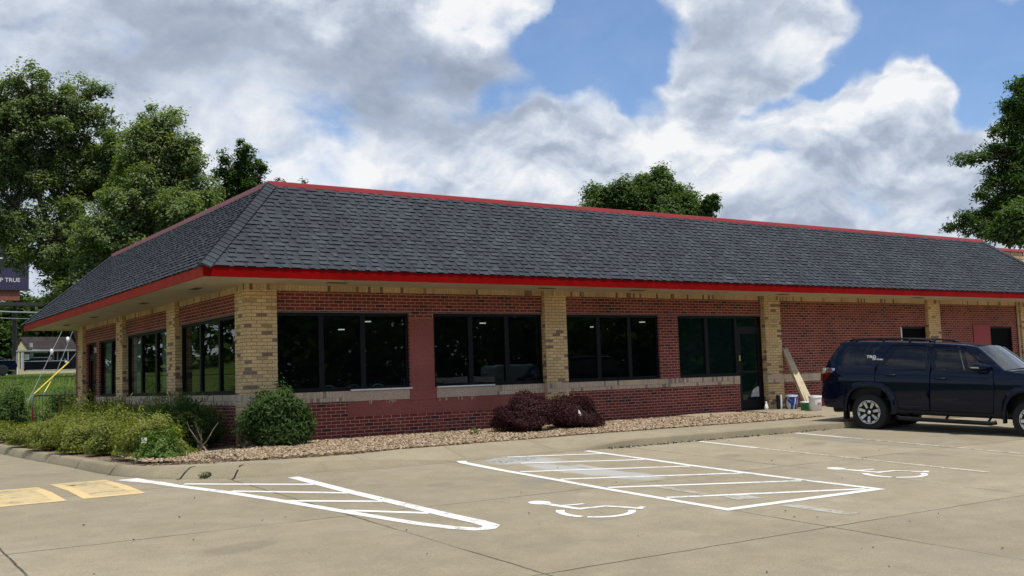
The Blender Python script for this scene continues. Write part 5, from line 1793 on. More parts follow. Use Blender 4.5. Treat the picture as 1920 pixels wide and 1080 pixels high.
# handrail beside the side door
a = at(61, 742, 30.6); b = at(146, 741, 32.0)
zt = a.z; zb = -0.02
hr = empty('handrail', (a.x, a.y, zb), 'low red handrail with grey top bar by the side door', 'handrail')
v = Vector((b.x - a.x, b.y - a.y, 0)); vd = v.normalized(); H = zt - zb
m_redr = plain('red enamel rail', (0.34, 0.020, 0.022), 0.4)
mb = MB(); arc = [Vector((0, 0, H - 0.12)) + vd * (0.12 - 0.12 * math.cos(q)) + Vector((0, 0, 0.12 * math.sin(q))) for q in [R(15 * i) for i in range(7)]]
arc2 = [Vector((0, 0, H - 0.12)) + v - vd * (0.12 - 0.12 * math.cos(q)) + Vector((0, 0, 0.12 * math.sin(q))) for q in [R(90 - 15 * i) for i in range(7)]]
mb.tube([Vector((0, 0, H - 0.35))] + arc + arc2[:2], 0.026, 8); mb.build('top_bar', m_steel, hr, smooth=True)
mb = MB(); mb.tube([Vector((0, 0, 0)), Vector((0, 0, H - 0.35))], 0.027, 8); mb.build('post', m_redr, hr, smooth=True)
mb = MB(); mb.tube(arc2[1:] + [v + Vector((0, 0, 0))], 0.027, 8); mb.build('post', m_redr, hr, smooth=True)
mb = MB(); mb.tube([Vector((0, 0, 0.12)), v + Vector((0, 0, 0.12))], 0.018, 6); mb.build('bottom_bar', m_redr, hr)
for i in range(1, 14):
    mb = MB(); q = v * (i / 14); mb.tube([q + Vector((0, 0, 0.12)), q + Vector((0, 0, H - 0.02))], 0.006, 5); mb.build('baluster', m_redr if i % 3 else m_dksteel, hr)

# guy wires with yellow guards, and the pole they stay
pp = at(176, 640, 44)
pole = empty('service_pole', (pp.x, pp.y, groundz(pp.x, pp.y)), 'wooden service pole behind the end of the roof', 'pole')
mb = MB(); mb.tube([(0, 0, -0.3), (0, 0, 3.4)], [0.15, 0.12], 10); mb.build('shaft', m_bark, pole)
mb = MB(); mb.box(-0.06, -0.06, 3.4, 0.06, 0.06, 3.6); mb.build('cap', m_steel, pole)
m_yguard = plain('yellow guy guard', (0.75, 0.55, 0.06), 0.45)
GW = [('guy wire with white insulator and no guard, left of three', (58, 742, 33), (97, 660), (116, 621), None, (97, 660)),
      ('guy wire with a long yellow guard, middle of three', (60, 742, 33), (130, 678), (146, 658), (0.05, 0.98), None),
      ('guy wire with short yellow guard and insulator, right of three', (82, 738, 35), (106, 697), (136, 622), (0.05, 0.52), (127, 637))]
for lab, a, m_, b, gd, ins in GW:
    A = at(*a); A.z = groundz(A.x, A.y); A2 = at(*a); Bm = at(m_[0], m_[1], a[2] + 2.0); Bt = at(b[0], b[1], a[2] + 3.6)
    g = empty('guy_wire', tuple(A), lab, 'guy wire', 'guy wires on the bank')
    mb = MB(); mb.tube([A2 - A - (Bm - A2) * 0.15, A2 - A, Bm - A, Bt - A, Bt - A + (Bt - Bm) * 0.25], 0.008, 5); mb.build('wire', m_steel, g)
    if gd:
        mb = MB(); s0, s1 = A2.lerp(Bm, gd[0]) - A, A2.lerp(Bm, gd[1]) - A; mb.tube([s0, s1], 0.022, 8); mb.build('guard', m_yguard, g)
    if ins:
        q = at(ins[0], ins[1], a[2] + 2.6) - A
        mb = MB(); mb.lathe([(0.0, -0.11), (0.05, -0.09), (0.055, 0.0), (0.05, 0.09), (0.0, 0.11)], tuple(q), 10); mb.build('insulator', m_white, g, smooth=True)

# ------------------------------------------------------------------ buckets, boards and scraps by the doorway
def bucket(label, loc_, r0, r1, h, mat, rimmat, handle=True):
    b = empty('bucket', loc_, label, 'bucket', 'buckets standing by the doorway')
    mb = MB(); mb.lathe([(0.0, 0.0), (r0, 0.0), (r0 + (r1 - r0) * 0.5, h * 0.5), (r1, h * 0.93)], (0, 0, 0), 28); mb.build('tub', mat, b, smooth=True)
    mb = MB(); mb.lathe([(r1, h * 0.86), (r1 + 0.010, h * 0.86), (r1 + 0.012, h * 0.90), (r1 + 0.006, h * 0.91), (r1 + 0.010, h * 0.97), (r1 + 0.010, h), (r1 - 0.006, h), (r1 - 0.012, h * 0.9), (r0, 0.02), (0, 0.02)], (0, 0, 0), 28); mb.build('rim', rimmat, b, smooth=True)
    if handle:
        mb = MB(); mb.tube([((r1 + 0.012) * math.cos(q), -(r1 + 0.012) * abs(math.sin(q)) * 0.75, h * 0.88 - 0.16 * math.sin(q)) for q in [R(i * 12) for i in range(16)]], 0.0035, 5); mb.build('handle', m_steel, b)
    return b


k = NT('blue printed label')
o = k.obj()
wv = k.n('ShaderNodeTexWave'); wv.inputs['Scale'].default_value = 3.0; wv.inputs['Distortion'].default_value = 7.0; wv.inputs['Detail'].default_value = 2
k.put(wv.inputs['Vector'], o)
k.set(k.mix(k.mapr(wv.outputs['Fac'], 0.62, 0.78), (0.015, 0.045, 0.26), (0.55, 0.62, 0.75)), 0.4)
m_blue = k.m
WZ = 0.02
bucket('blue printed paint bucket at foot of the third tan pillar', (14.42, -0.46, WZ - 0.012), 0.135, 0.150, 0.37, m_blue, plain('pale blue rim', (0.5, 0.55, 0.65), 0.4))
bucket('small green bucket at the foot of leaning lumber', (14.10, -1.16, WZ - 0.02), 0.105, 0.120, 0.22, plain('green tub', (0.010, 0.16, 0.045), 0.4), m_white, False)
wb = bucket('tall white bucket with red letter beside the parked car', (13.98, -1.58, WZ - 0.03), 0.140, 0.155, 0.38, m_white, m_white)
text('lettering', 'M', 0.13, plain('red ink', (0.5, 0.015, 0.03), 0.5), Vector((-0.03, -0.151, 0.17)), (R(88), 0, R(-14)), wb, 0.002)
c_ = empty('caulk_tubes', (14.20, -0.20, WZ - 0.01), 'dark canister with a white stripe left of the blue bucket', 'canister')
mb = MB(); mb.lathe([(0, 0), (0.05, 0), (0.05, 0.36), (0.03, 0.38), (0, 0.38)], (0, 0, 0), 16); mb.build('can', m_blackpl, c_)
mb = MB(); mb.lathe([(0, 0), (0.030, 0), (0.030, 0.37), (0, 0.37)], (0.085, -0.02, 0), 14); mb.build('tube', m_white, c_)


def plank(label, a, b, w, t, mat, wdir):
    a, b = Vector(a), Vector(b)
    d = b - a; wv_ = Vector(wdir).normalized(); wv_ = (wv_ - d.normalized() * wv_.dot(d.normalized())).normalized()
    nn = d.normalized().cross(wv_)
    mb = MB(); mb.obox(-wv_ * w / 2 - nn * t / 2, wv_ * w, nn * t, d)
    o = mb.build('plank', mat, bevel=0.004); o.location = a
    return tag(o, label, 'plank', 'lumber leaning on the wall')


plank('front pale plank leaning against the brick wall by the pillar', (14.62, -0.98, WZ), (14.86, 0.05, 1.58), 0.14, 0.038, m_wood, (0.75, -0.6, 0.2))
plank('rear pale plank leaning behind the front one', (14.52, -0.88, WZ), (14.78, 0.06, 1.56), 0.14, 0.038, m_wood, (0.45, 0.85, 0.1))
o = MB().box(14.60, -0.72, WZ - 0.012, 15.2, -0.64, WZ + 0.015).build('timber_offcut', m_ply); tag(o, 'short dark offcut lying between blue and green buckets', 'offcut')
mb = MB(); mb.obox((0, 0, 0), (2.0, 0.36, 0.0), (-0.30, 0.72, 0.05), (0.0, 0.0, 0.018))
o = mb.build('board', m_ply); o.location = (10.9, -0.95, -0.035); tag(o, 'thin weathered board lying on the rock below the fourth window', 'board')
mb = MB(); mb.lathe([(0.0, 0.0), (0.055, 0.01), (0.065, 0.07), (0.045, 0.13), (0.02, 0.19), (0.03, 0.22), (0.0, 0.22)], (0, 0, 0), 10)
o = mb.build('plastic_bag', m_white, smooth=True); o.location = (13.72, -0.22, WZ - 0.005); o.scale = (1, 0.7, 1); tag(o, 'crumpled white plastic bag at the door jamb', 'bag')
mb = MB(); mb.obox((0, 0, 0), (0.32, -0.05, 0), (0.03, 0.06, 0), (0, 0, 0.02)); o = mb.build('wood_scrap', m_wood); o.location = (13.85, -1.42, WZ - 0.025); tag(o, 'pale wood scrap on the slab beside the green bucket', 'offcut')

# ------------------------------------------------------------------ the parked SUV
WB_ = 3.14; WR = 0.375
hd = R(168)
Nv = Vector((math.cos(hd), -math.sin(hd), 0))
cp_ = Vector((11.21, -5.19, 0)) - Nv * 0.94
pitch = 0.048
SUV = empty('parked_suv', (cp_.x, cp_.y, lotz(11.21, -5.19) - 0.025), 'dark navy off-road SUV with roof rails backed up to the kerb', 'suv', rot=(0, pitch, math.atan2(math.cos(hd), math.sin(hd))))
# local axes: x forward from the rear axle, y to its left, z up


def hw(x, z):
    """half width of the body side"""
    if z < 1.24:
        y = 0.938 - 0.30 * max(0, 0.60 - z) ** 1.5 + 0.004 * (z - 0.80)
        if z > 1.0: y -= 0.62 * (z - 1.0) ** 2
    else:
        y = 0.904 - (z - 1.24) * 0.30 - 0.10 * (z - 1.24) ** 2
    if x < -0.55: y -= 0.34 * (-0.55 - x) ** 2
    if x > 3.55: y -= 0.42 * (x - 3.55) ** 2
    return y


TOP = [(-1.06, 0.80), (-1.055, 0.98), (-1.03, 1.12), (-1.00, 1.26), (-0.95, 1.36), (-0.85, 1.52), (-0.74, 1.69), (-0.68, 1.765), (-0.58, 1.795), (-0.3, 1.806), (0.2, 1.808), (0.7, 1.798), (1.2, 1.782), (1.65, 1.760), (1.95, 1.735), (2.10, 1.708)]
WS = [(2.10, 1.708), (2.22, 1.615), (2.39, 1.475), (2.56, 1.325), (2.63, 1.268)]
HOOD = [(2.63, 1.268), (2.85, 1.240), (3.15, 1.205), (3.5, 1.17), (3.8, 1.11), (3.97, 1.04), (4.08, 0.92), (4.08, 0.80)]
side_top = TOP + WS[1:] + HOOD[1:]


def arch(cx, flip=1):
    pts = []
    for a in range(0, 181, 15):
        r_ = R(180 - a)
        x = math.cos(r_); z = math.sin(r_)
        n4 = (abs(x) ** 2.8 + abs(z) ** 2.8) ** (1 / 2.8)
        pts.append((cx + 0.485 * x / n4, 0.36 + 0.53 * z / n4))
    return pts


bot = [(4.08, 0.60), (3.90, 0.42), (WB_ + 0.495, 0.40)] + list(reversed(arch(WB_))) + [(WB_ - 0.50, 0.40), (0.50, 0.40)] + list(reversed(arch(0.0))) + [(-0.50, 0.42), (-0.98, 0.44), (-1.06, 0.58)]
outline = side_top + bot
WINQ = [(-0.735, 1.425), (-0.68, 1.52), (-0.54, 1.705), (-0.48, 1.735), (0.145, 1.735), (0.17, 1.715), (-0.09, 1.365), (-0.16, 1.342), (-0.60, 1.352), (-0.70, 1.385)]
WINR = [(0.245, 1.305), (0.475, 1.690), (0.53, 1.722), (1.155, 1.700), (1.185, 1.268)]
WINF = [(1.315, 1.250), (1.285, 1.695), (1.80, 1.672), (1.92, 1.645), (2.06, 1.55), (2.345, 1.265), (2.32, 1.238)]
DOORR = [(0.125, 1.27), (0.42, 1.745), (1.215, 1.735), (1.255, 1.27), (1.24, 0.46), (0.62, 0.46), (0.585, 0.62), (0.53, 0.80), (0.44, 0.94), (0.14, 1.00)]
DOORF = [(1.225, 1.735), (1.85, 1.708), (1.98, 1.655), (2.44, 1.25), (2.475, 0.98), (2.44, 0.46), (1.25, 0.46), (1.265, 1.27)]

def inpoly(p, poly):
    x, y = p; c = False; n = len(poly)
    for i in range(n):
        x1, y1 = poly[i]; x2, y2 = poly[(i + 1) % n]
        if (y1 > y) != (y2 > y) and x < (x2 - x1) * (y - y1) / (y2 - y1) + x1: c = not c
    return c


def shrink(poly, d):
    n = len(poly); out = []
    area = sum(poly[i][0] * poly[(i + 1) % n][1] - poly[(i + 1) % n][0] * poly[i][1] for i in range(n))
    s = 1 if area > 0 else -1
    for i in range(n):
        a, b, c = Vector(poly[i - 1]), Vector(poly[i]), Vector(poly[(i + 1) % n])
        e1, e2 = (b - a).normalized(), (c - b).normalized()
        n1, n2 = Vector((-e1.y, e1.x)) * s, Vector((-e2.y, e2.x)) * s
        m_ = (n1 + n2); m_ = m_ / max(m_.dot(n1), 0.35) if m_.length > 1e-6 else n1
        out.append(tuple(b + m_ * d))
    return out


def panel(poly, holes, step=0.07):
    pts = []; edges = []
    def loop(pl):
        b = len(pts); k = 0; seq = []
        for i in range(len(pl)):
            a, c = Vector(pl[i]), Vector(pl[(i + 1) % len(pl)])
            m_ = max(1, int((c - a).length / 0.09))
            for q in range(m_):
                seq.append(a.lerp(c, q / m_))
        for q in seq: pts.append(q)
        for i in range(len(seq)): edges.append((b + i, b + (i + 1) % len(seq)))
    loop(poly)
    for h in holes: loop(h)
    xs = [p[0] for p in poly]; zs = [p[1] for p in poly]
    x = min(xs)
    bd_ = [Vector(p) for p in pts]
    while x < max(xs):
        z = min(zs)
        while z < max(zs):
            p = (x, z)
            if inpoly(p, poly) and not any(inpoly(p, h) for h in holes):
                if min((Vector(p) - q).length for q in bd_) > 0.03: pts.append(Vector(p))
            z += step
        x += step
    vo, eo, fo, *_ = geometry.delaunay_2d_cdt(pts, edges, [], 0, 1e-6)
    tris = []
    for f in fo:
        c = (vo[f[0]] + vo[f[1]] + vo[f[2]]) / 3
        if inpoly(tuple(c), poly) and not any(inpoly(tuple(c), h) for h in holes): tris.append(tuple(f))
    return vo, tris


def side_mesh(mb, poly, holes, sgn, inset=0.0, lip=0.03):
    vo, tr = panel(poly, holes)
    vs = [(p.x, sgn * (hw(p.x, p.y) - inset), p.y) for p in vo]
    fs = [t if sgn < 0 else tuple(reversed(t)) for t in tr]
    mb.add(vs, fs)
    if lip:
        for pl in [poly] + holes:
            n = len(pl); a = [(p[0], sgn * (hw(*p) - inset), p[1]) for p in pl]; b = [(p[0], sgn * (hw(*p) - inset - lip), p[1]) for p in pl]
            mb.add(a + b, [(i, (i + 1) % n, n + (i + 1) % n, n + i) for i in range(n)])


body = MB()
for sg in (-1, 1):
    side_mesh(body, outline, [WINQ, shrink(DOORR, -0.006), shrink(DOORF, -0.006)], sg, lip=0)


def over(mb, prof, crown, frac=1.0, cols=13):
    rows_ = []
    for (x, z) in prof:
        yb = hw(x, z) * frac; row = []
        for i in range(cols):
            t = -1 + 2 * i / (cols - 1)
            row.append((x, yb * t, z + crown * (1 - abs(t) ** 2.6)))
        rows_.append(row)
    vs = [p for r_ in rows_ for p in r_]
    mb.add(vs, [(i * cols + j, (i + 1) * cols + j, (i + 1) * cols + j + 1, i * cols + j + 1) for i in range(len(rows_) - 1) for j in range(cols - 1)])


over(body, [p for p in TOP if p[1] > 1.765 or p[0] > 0], 0.035)
over(body, HOOD, 0.03)
# tailgate and lower back, nose
def back(mb, prof, bulge):
    cols = 11
    vs = []
    for (x, z) in prof:
        for i in range(cols):
            t = -1 + 2 * i / (cols - 1); vs.append((x - bulge * (1 - t * t), hw(x, z) * t, z))
    mb.add(vs, [(i * cols + j, (i + 1) * cols + j, (i + 1) * cols + j + 1, i * cols + j + 1) for i in range(len(prof) - 1) for j in range(cols - 1)])


back(body, [(-0.98, 0.44), (-1.06, 0.58), (-1.06, 0.80), (-1.055, 0.98), (-1.03, 1.12), (-1.00, 1.26), (-0.95, 1.36)], 0.06)
back(body, [(4.08, 0.80), (4.08, 0.60), (3.90, 0.42)], -0.08)
body.build('body', m_paint, SUV, smooth=True, weld=True)
ins = MB()       # dark liner behind the gaps and under the body
ins.box(-0.85, -0.78, 0.36, -0.52, 0.78, 0.62); ins.box(0.52, -0.80, 0.36, 2.54, 0.80, 0.60); ins.box(3.62, -0.70, 0.42, 3.80, 0.70, 0.9); ins.box(-0.52, -0.55, 0.45, 3.62, 0.55, 0.60)
ins.box(-0.80, -0.80, 0.62, 0.20, -0.74, 1.20); ins.box(2.50, -0.82, 0.60, 2.56, 0.82, 1.1)
ins.box(-0.6, -0.74, 0.60, -0.52, 0.74, 1.0); ins.box(0.52, -0.74, 0.60, 0.58, 0.74, 1.0); ins.box(-0.52, -0.60, 0.95, 0.52, 0.60, 1.0); ins.box(2.6, -0.60, 0.95, 3.62, 0.60, 1.0)
ins.box(-0.52, -0.60, 0.60, 0.52, -0.56, 0.95); ins.box(2.6, -0.60, 0.60, 3.62, -0.56, 0.95)
for sg in (-1, 1):
    for xg in (1.25, 2.46): ins.box(xg - 0.03, sg * 0.87 - 0.01, 0.5, xg + 0.03, sg * 0.87 + 0.01, 1.22)
ins.build('underbody', m_blackpl, SUV)
for sg in (-1, 1):
    for DP, WN, nm in ((DOORR, WINR, 'rear'), (DOORF, WINF, 'front')):
        d_ = MB(); side_mesh(d_, shrink(DP, 0.006), [WN], sg, lip=0.035)
        do = d_.build('door', m_paint, SUV, smooth=True, weld=True)
        es = do.modifiers.new('split', 'EDGE_SPLIT'); es.split_angle = R(50)
        fr_ = MB(); side_mesh(fr_, WN, [shrink(WN, 0.028)], sg, inset=0.006, lip=0.0); fr_.build('window_seal', m_blackpl, do)
        g = MB(); side_mesh(g, WN, [], sg, inset=0.016, lip=0); g.build('window', m_cglass if nm == 'rear' else m_fglass, do, smooth=True)
        hx0, hz = (0.36, 1.142) if nm == 'rear' else (1.37, 1.095)
        hm = MB(); y = sg * hw(hx0, hz)
        hm.tube([(hx0, y - sg * 0.01, hz), (hx0 + 0.03, y + sg * 0.035, hz), (hx0 + 0.17, y + sg * 0.035, hz), (hx0 + 0.21, y - sg * 0.01, hz)], 0.020, 8)
        hm.build('handle', m_blackpl, do, smooth=True)
        if nm == 'rear':
            mb = MB(); y = sg * (hw(0.47, 1.5) - 0.004); mb.obox((0.470, y, 1.32), (0.03, 0, 0), (0, sg * 0.004, 0), (0, -sg * 0.10, 0.36)); mb.build('window_divider', m_blackpl, do)
    g = MB(); side_mesh(g, WINQ, [], sg, inset=0.004, lip=0); g.build('quarter_window', m_cglass, SUV, smooth=True)
    # black band round the side glass
    # fender flares
    for cx in (0.0, WB_):
        fl_ = MB(); A_ = arch(cx); O_ = []
        for a, p in zip(range(0, 181, 15), A_):
            r_ = R(180 - a); x = math.cos(r_); z = math.sin(r_); n4 = (abs(x) ** 3.2 + abs(z) ** 3.2) ** (1 / 3.2)
            O_.append((cx + 0.565 * x / n4, 0.36 + 0.635 * z / n4))
        vs = []
        for (ax_, az_), (ox, oz) in zip(A_, O_):
            yo = hw(ox, oz); yi = max(hw(ax_, az_), 0.93) + 0.035
            vs += [(ax_, sg * (yi - 0.16), az_), (ax_, sg * yi, az_), ((ax_ * 0.55 + ox * 0.45), sg * (yi + 0.004), az_ * 0.55 + oz * 0.45), (ox, sg * (yo - 0.004), oz)]
        m4 = 4
        fs = [(i * m4 + j, (i + 1) * m4 + j, (i + 1) * m4 + j + 1, i * m4 + j + 1) for i in range(len(A_) - 1) for j in range(3)]
        fl_.add(vs, fs if sg > 0 else [tuple(reversed(f)) for f in fs]); fl_.build('fender_flare', m_paint, SUV, smooth=True)
    # running board
    mb = MB(); mb.tube([(0.58, sg * 0.93, 0.31), (0.66, sg * 0.955, 0.285), (2.40, sg * 0.955, 0.275), (2.50, sg * 0.93, 0.30)], 0.042, 10); mb.build('running_board', m_blackpl, SUV, smooth=True)
    mb = MB(); [mb.tube([(xb, sg * 0.93, 0.30), (xb, sg * 0.70, 0.42)], 0.025, 6) for xb in (0.8, 1.55, 2.35)]; mb.build('step_bracket', m_blackpl, SUV)
    # roof rail
    mb = MB(); yr = lambda x: sg * (hw(x, 1.80) - 0.075)
    pts = [(-0.52, 1.832), (-0.42, 1.868), (0.1, 1.880), (0.7, 1.872), (1.12, 1.852), (1.26, 1.805)]
    mb.tube([(x, yr(x), z) for x, z in pts], 0.020, 8)
    for xf in (-0.38, 0.2, 0.75, 1.16):
        mb.tube([(xf, yr(xf), 1.80), (xf, yr(xf), 1.872)], 0.026, 8)
    mb.build('roof_rail', m_blackpl, SUV, smooth=True)
    # mirror
    mr = MB(); y0 = sg * 0.90
    ring = []
    for (x, s1, s2, yc) in ((2.10, 0.055, 0.06, 0.15), (2.14, 0.095, 0.085, 0.15), (2.25, 0.10, 0.08, 0.14), (2.36, 0.065, 0.05, 0.08), (2.42, 0.03, 0.03, 0.02)):
        ring.append([(x, y0 + sg * (yc + s1 * math.cos(q)), 1.335 + s2 * math.sin(q)) for q in [2 * math.pi * i / 12 for i in range(12)]])
    vs = [p for r_ in ring for p in r_]
    fs = [(i * 12 + j, i * 12 + (j + 1) % 12, (i + 1) * 12 + (j + 1) % 12, (i + 1) * 12 + j) for i in range(4) for j in range(12)] + [tuple(range(12)), tuple(range(48, 60))]
    mr.add(vs, fs); mo = mr.build('mirror', m_paint, SUV, smooth=True, weld=True)
    mb = MB(); mb.obox((2.12, y0 + sg * 0.242, 1.315), (0.15, sg * 0.004, -0.005), (0, sg * 0.012, 0), (0, 0, 0.025)); mb.build('turn_lamp', m_chrome, mo)
    # tail lamp: clear upper, red lower
    def lamp(poly, nm, mat):
        l_ = MB(); vo, tr = panel(poly, [], 0.05); l_.add([(p.x, sg * (hw(p.x, p.y) + 0.010), p.y) for p in vo], [t if sg < 0 else tuple(reversed(t)) for t in tr])
        n = len(poly); l_.add([(p[0], sg * (hw(*p) + 0.010), p[1]) for p in poly] + [(p[0], sg * (hw(*p) - 0.05), p[1]) for p in poly], [(i, (i + 1) % n, n + (i + 1) % n, n + i) for i in range(n)])
        xe = poly[0][0]
        zs = [p[1] for p in poly if p[0] < -0.93]
        yb = hw(-0.9, sum(zs) / len(zs))
        l_.obox((xe - 0.03, sg * (yb - 0.16), min(zs)), (0.05, 0, 0), (0, sg * 0.155, 0), (0, 0, max(zs) - min(zs)))
        l_.build(nm, mat, SUV)
    lamp([(-1.01, 1.150), (-0.985, 1.262), (-0.745, 1.255), (-0.75, 1.21), (-0.80, 1.160)], 'tail_lamp', m_chrome)
    lamp([(-1.045, 0.985), (-1.02, 1.140), (-0.83, 1.150), (-0.87, 1.09), (-0.97, 0.985)], 'tail_lamp', plain('red lamp lens', (0.10, 0.004, 0.006), 0.15))
    # mud flap
    mb = MB(); mb.box(-0.56, sg * 0.68, 0.20, -0.53, sg * 0.92, 0.50); mb.build('mud_flap', m_rubber, SUV); mb = MB(); mb.box(2.60, sg * 0.72, 0.28, 2.625, sg * 0.90, 0.5); mb.build('mud_flap', m_rubber, SUV)
    # headlamp
    mb = MB(); mb.prism([(3.70, sg * (hw(3.7, 1.0) + 0.006), 0.93), (3.98, sg * (hw(3.98, 1.0) + 0.004), 0.92), (3.95, sg * (hw(3.95, 1.0) + 0.004), 1.03), (3.66, sg * (hw(3.66, 1.05) + 0.004), 1.06)], (0, sg * 0.015, 0)); mb.build('headlight', m_chrome, SUV)
    for cx in (0.0, WB_):
        w = empty('wheel', (cx, sg * 0.80, WR)); w.parent = SUV
        mb = MB()
        o1 = 0.135
        mb.lathe([(0.235, sg * 0.10), (0.245, sg * (o1 - 0.004)), (0.30, sg * (o1 + 0.008)), (0.345, sg * o1), (0.365, sg * 0.112), (0.374, sg * 0.085), (WR, 0.0), (0.374, -sg * 0.085), (0.35, -sg * 0.13), (0.24, -sg * 0.13)], (0, 0, 0), 48, 'y', flip=sg > 0)
        for q in range(48):
            a = 2 * math.pi * q / 48; c, s3 = math.cos(a), math.sin(a)
            mb.obox((c * 0.352, sg * 0.085, s3 * 0.352), (c * 0.020, 0, s3 * 0.020), (-s3 * 0.024, 0, c * 0.024), (0, sg * 0.036, 0))
        mb.build('tyre', m_rubber, w, smooth=True)
        mb = MB(); mb.lathe([(0.0, sg * 0.03), (0.22, sg * 0.03), (0.236, sg * 0.128), (0.225, sg * 0.134), (0.0, sg * 0.05)], (0, 0, 0), 40, 'y'); mb.build('rim_barrel', m_blackpl, w, smooth=False)
        rm = MB(); rm.lathe([(0.222, sg * 0.126), (0.228, sg * 0.142), (0.240, sg * 0.142), (0.244, sg * 0.13)], (0, 0, 0), 48, 'y', flip=sg < 0)
        for q in range(7):
            a = 2 * math.pi * q / 7 + R(-90) + cx * 0.12; c, s3 = math.cos(a), math.sin(a)
            def pt(r_, t, yy): return Vector((c * r_ - s3 * t, sg * yy, s3 * r_ + c * t))
            rm.prism([pt(0.085, 0.022, 0.112), pt(0.085, -0.022, 0.112), pt(0.212, -0.034, 0.128), pt(0.212, 0.034, 0.128)], (0, sg * 0.016, 0))
            a2 = a + math.pi / 7; c2, s2_ = math.cos(a2), math.sin(a2)
            for da in (-0.17, 0.0):
                b0, b1 = a2 + da, a2 + da + 0.17
                rm.prism([Vector((0.197 * math.cos(b0), sg * 0.12, 0.197 * math.sin(b0))), Vector((0.197 * math.cos(b1), sg * 0.12, 0.197 * math.sin(b1))), Vector((0.226 * math.cos(b1), sg * 0.12, 0.226 * math.sin(b1))), Vector((0.226 * math.cos(b0), sg * 0.12, 0.226 * math.sin(b0)))], (0, sg * 0.016, 0))
        rm.build('rim', m_alloy, w)
        mb = MB(); mb.lathe([(0.0, sg * 0.142), (0.030, sg * 0.142), (0.042, sg * 0.135), (0.045, sg * 0.11)], (0, 0, 0), 20, 'y'); mb.build('hub_cap', m_chrome, w, smooth=True)
        mb = MB(); mb.lathe([(0.0, sg * 0.128), (0.088, sg * 0.126), (0.092, sg * 0.10)], (0, 0, 0), 24, 'y'); mb.build('hub', m_blackpl, w)
# spoiler, bumper, windscreen, cabin
mb = MB(); vs = []
sec = [(-0.42, 1.825), (-0.68, 1.812), (-0.79, 1.782), (-0.77, 1.735), (-0.62, 1.725)]
for yy in (-0.66, -0.6, -0.3, 0, 0.3, 0.6, 0.66):
    dz = 0.02 * (1 - (yy / 0.66) ** 2); dx = 0.06 if abs(yy) > 0.65 else 0
    vs += [(x + dx, yy, z + dz) for x, z in sec]
mb.add(vs, [(i * 5 + j, (i + 1) * 5 + j, (i + 1) * 5 + (j + 1) % 5, i * 5 + (j + 1) % 5) for i in range(6) for j in range(5)] + [(0, 1, 2, 3, 4), (34, 33, 32, 31, 30)])
mb.build('spoiler', m_paint, SUV, smooth=False, weld=True, bevel=0.008)
mb = MB(); vs = []
for yy in (-0.86, -0.80, -0.5, 0, 0.5, 0.80, 0.86):
    dx = -0.08 * (1 - (yy / 0.86) ** 2) + (0.10 if abs(yy) > 0.85 else 0)
    vs += [(-0.88, yy, 0.46), (-1.04 + dx, yy, 0.49), (-1.09 + dx, yy, 0.62), (-1.09 + dx, yy, 0.76), (-0.99, yy, 0.80)]
mb.add(vs, [(i * 5 + j, (i + 1) * 5 + j, (i + 1) * 5 + j + 1, i * 5 + j + 1) for i in range(6) for j in range(4)] + [(0, 1, 2, 3, 4), (34, 33, 32, 31, 30)])
mb.build('rear_bumper', m_paint, SUV, smooth=True, weld=True)
mb = MB(); mb.tube([(-0.95, 0.10, 0.40), (-1.12, 0.10, 0.40)], 0.04, 8); mb.tube([(-0.6, -0.45, 0.36), (-0.98, -0.45, 0.34)], 0.03, 8); mb.build('hitch', m_blackpl, SUV)
mb = MB(); vs = []
for (x, z) in WS:
    for i in range(9):
        t = -1 + i / 4; vs.append((x + 0.05 * (1 - t * t), (hw(x, z) - 0.055) * t, z + 0.035 * (1 - t * t) + 0.004))
mb.add(vs, [(i * 9 + j, (i + 1) * 9 + j, (i + 1) * 9 + j + 1, i * 9 + j + 1) for i in range(4) for j in range(8)]); mb.build('windshield', m_wglass, SUV, smooth=True)
for sg in (-1, 1):
    mb = MB(); vs = []
    for (x, z) in WS:
        y = hw(x, z); vs += [(x, sg * y, z), (x + 0.012, sg * (y - 0.03), z + 0.012), (x + 0.012, sg * (y - 0.075), z + 0.006)]
    fs = [(i * 3 + j, (i + 1) * 3 + j, (i + 1) * 3 + j + 1, i * 3 + j + 1) for i in range(4) for j in range(2)]
    mb.add(vs, fs if sg < 0 else [tuple(reversed(f)) for f in fs]); mb.build('windshield_pillar', m_paint, SUV, smooth=True)
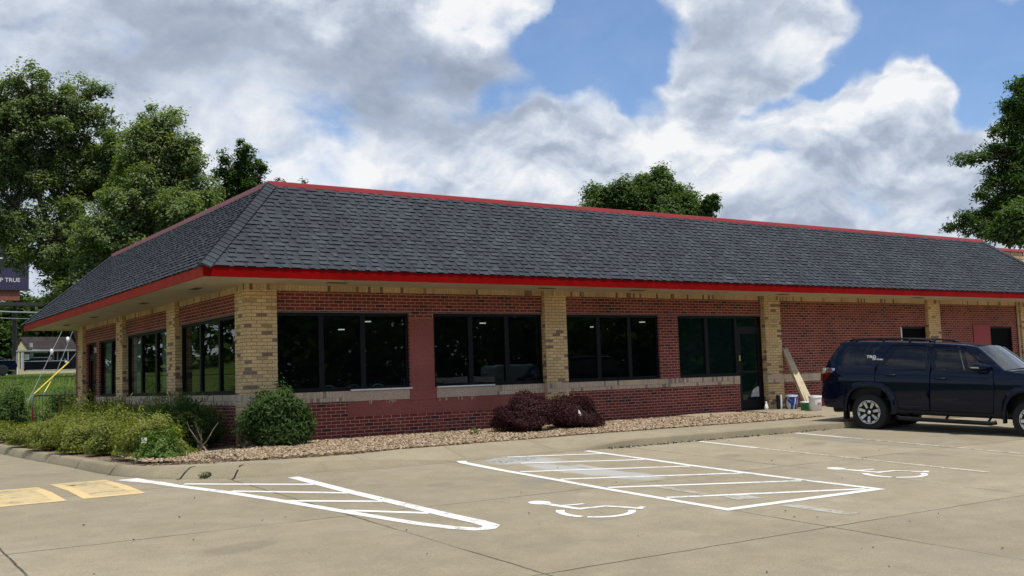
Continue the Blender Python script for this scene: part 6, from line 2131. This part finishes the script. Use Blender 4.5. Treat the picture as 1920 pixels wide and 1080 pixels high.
mb = MB(); vs = []
for (x, z) in [(-0.965, 1.36), (-0.865, 1.52), (-0.755, 1.69), (-0.69, 1.765)]:
    for i in range(7):
        t = -1 + i / 3; vs.append((x - 0.05 * (1 - t * t), hw(x, z) * 0.99 * t, z))
mb.add(vs, [(i * 7 + j, (i + 1) * 7 + j, (i + 1) * 7 + j + 1, i * 7 + j + 1) for i in range(3) for j in range(6)]); mb.build('rear_window', m_cglass, SUV, smooth=True)
mb = MB(); [mb.tube([(2.62, y0, 1.30), (2.50, y0 + 0.5, 1.385)], 0.012, 6) for y0 in (-0.55, 0.0)]; mb.build('wiper', m_blackpl, SUV)
m_trimi = plain('cabin trim', (0.022, 0.022, 0.022), 0.8)
cab = MB(); cab.box(2.15, -0.72, 0.95, 2.52, 0.72, 1.20); cab.box(-0.55, -0.72, 0.62, 2.3, 0.72, 0.66); cab.box(-0.6, -0.70, 0.66, -0.55, 0.70, 1.3)
cab.build('dashboard', m_trimi, SUV)
for yy in (-0.38, 0.38):
    for xs_ in (1.25, 0.32):
        st_ = MB(); st_.box(xs_ + 0.08, yy - 0.25, 0.72, xs_ + 0.58, yy + 0.25, 0.88); st_.obox((xs_, yy - 0.24, 0.88), (0.12, 0, 0), (0, 0.48, 0), (-0.14, 0, 0.52)); st_.obox((xs_ - 0.13, yy - 0.12, 1.43), (0.09, 0, 0), (0, 0.24, 0), (-0.03, 0, 0.17))
        st_.build('seat', m_trimi, SUV, bevel=0.03)
m_badge = plain('badge silver', (0.75, 0.75, 0.74), 0.4, var=0.02)
for sg in (-1,):
    y = sg * (hw(0.2, 1.46) + 0.006); tilt = math.atan(0.34)
    text('badge', 'TRD', 0.085, m_badge, (0.02, sg * (hw(0.02, 1.500) + 0.006), 1.500), (R(90) - tilt, 0, 0), SUV, 0.003, sx=1.25)
    text('badge', 'OFF ROAD', 0.045, m_badge, (0.165, sg * (hw(0.165, 1.452) + 0.006), 1.452), (R(90) - tilt, 0, 0), SUV, 0.003, sx=1.0)
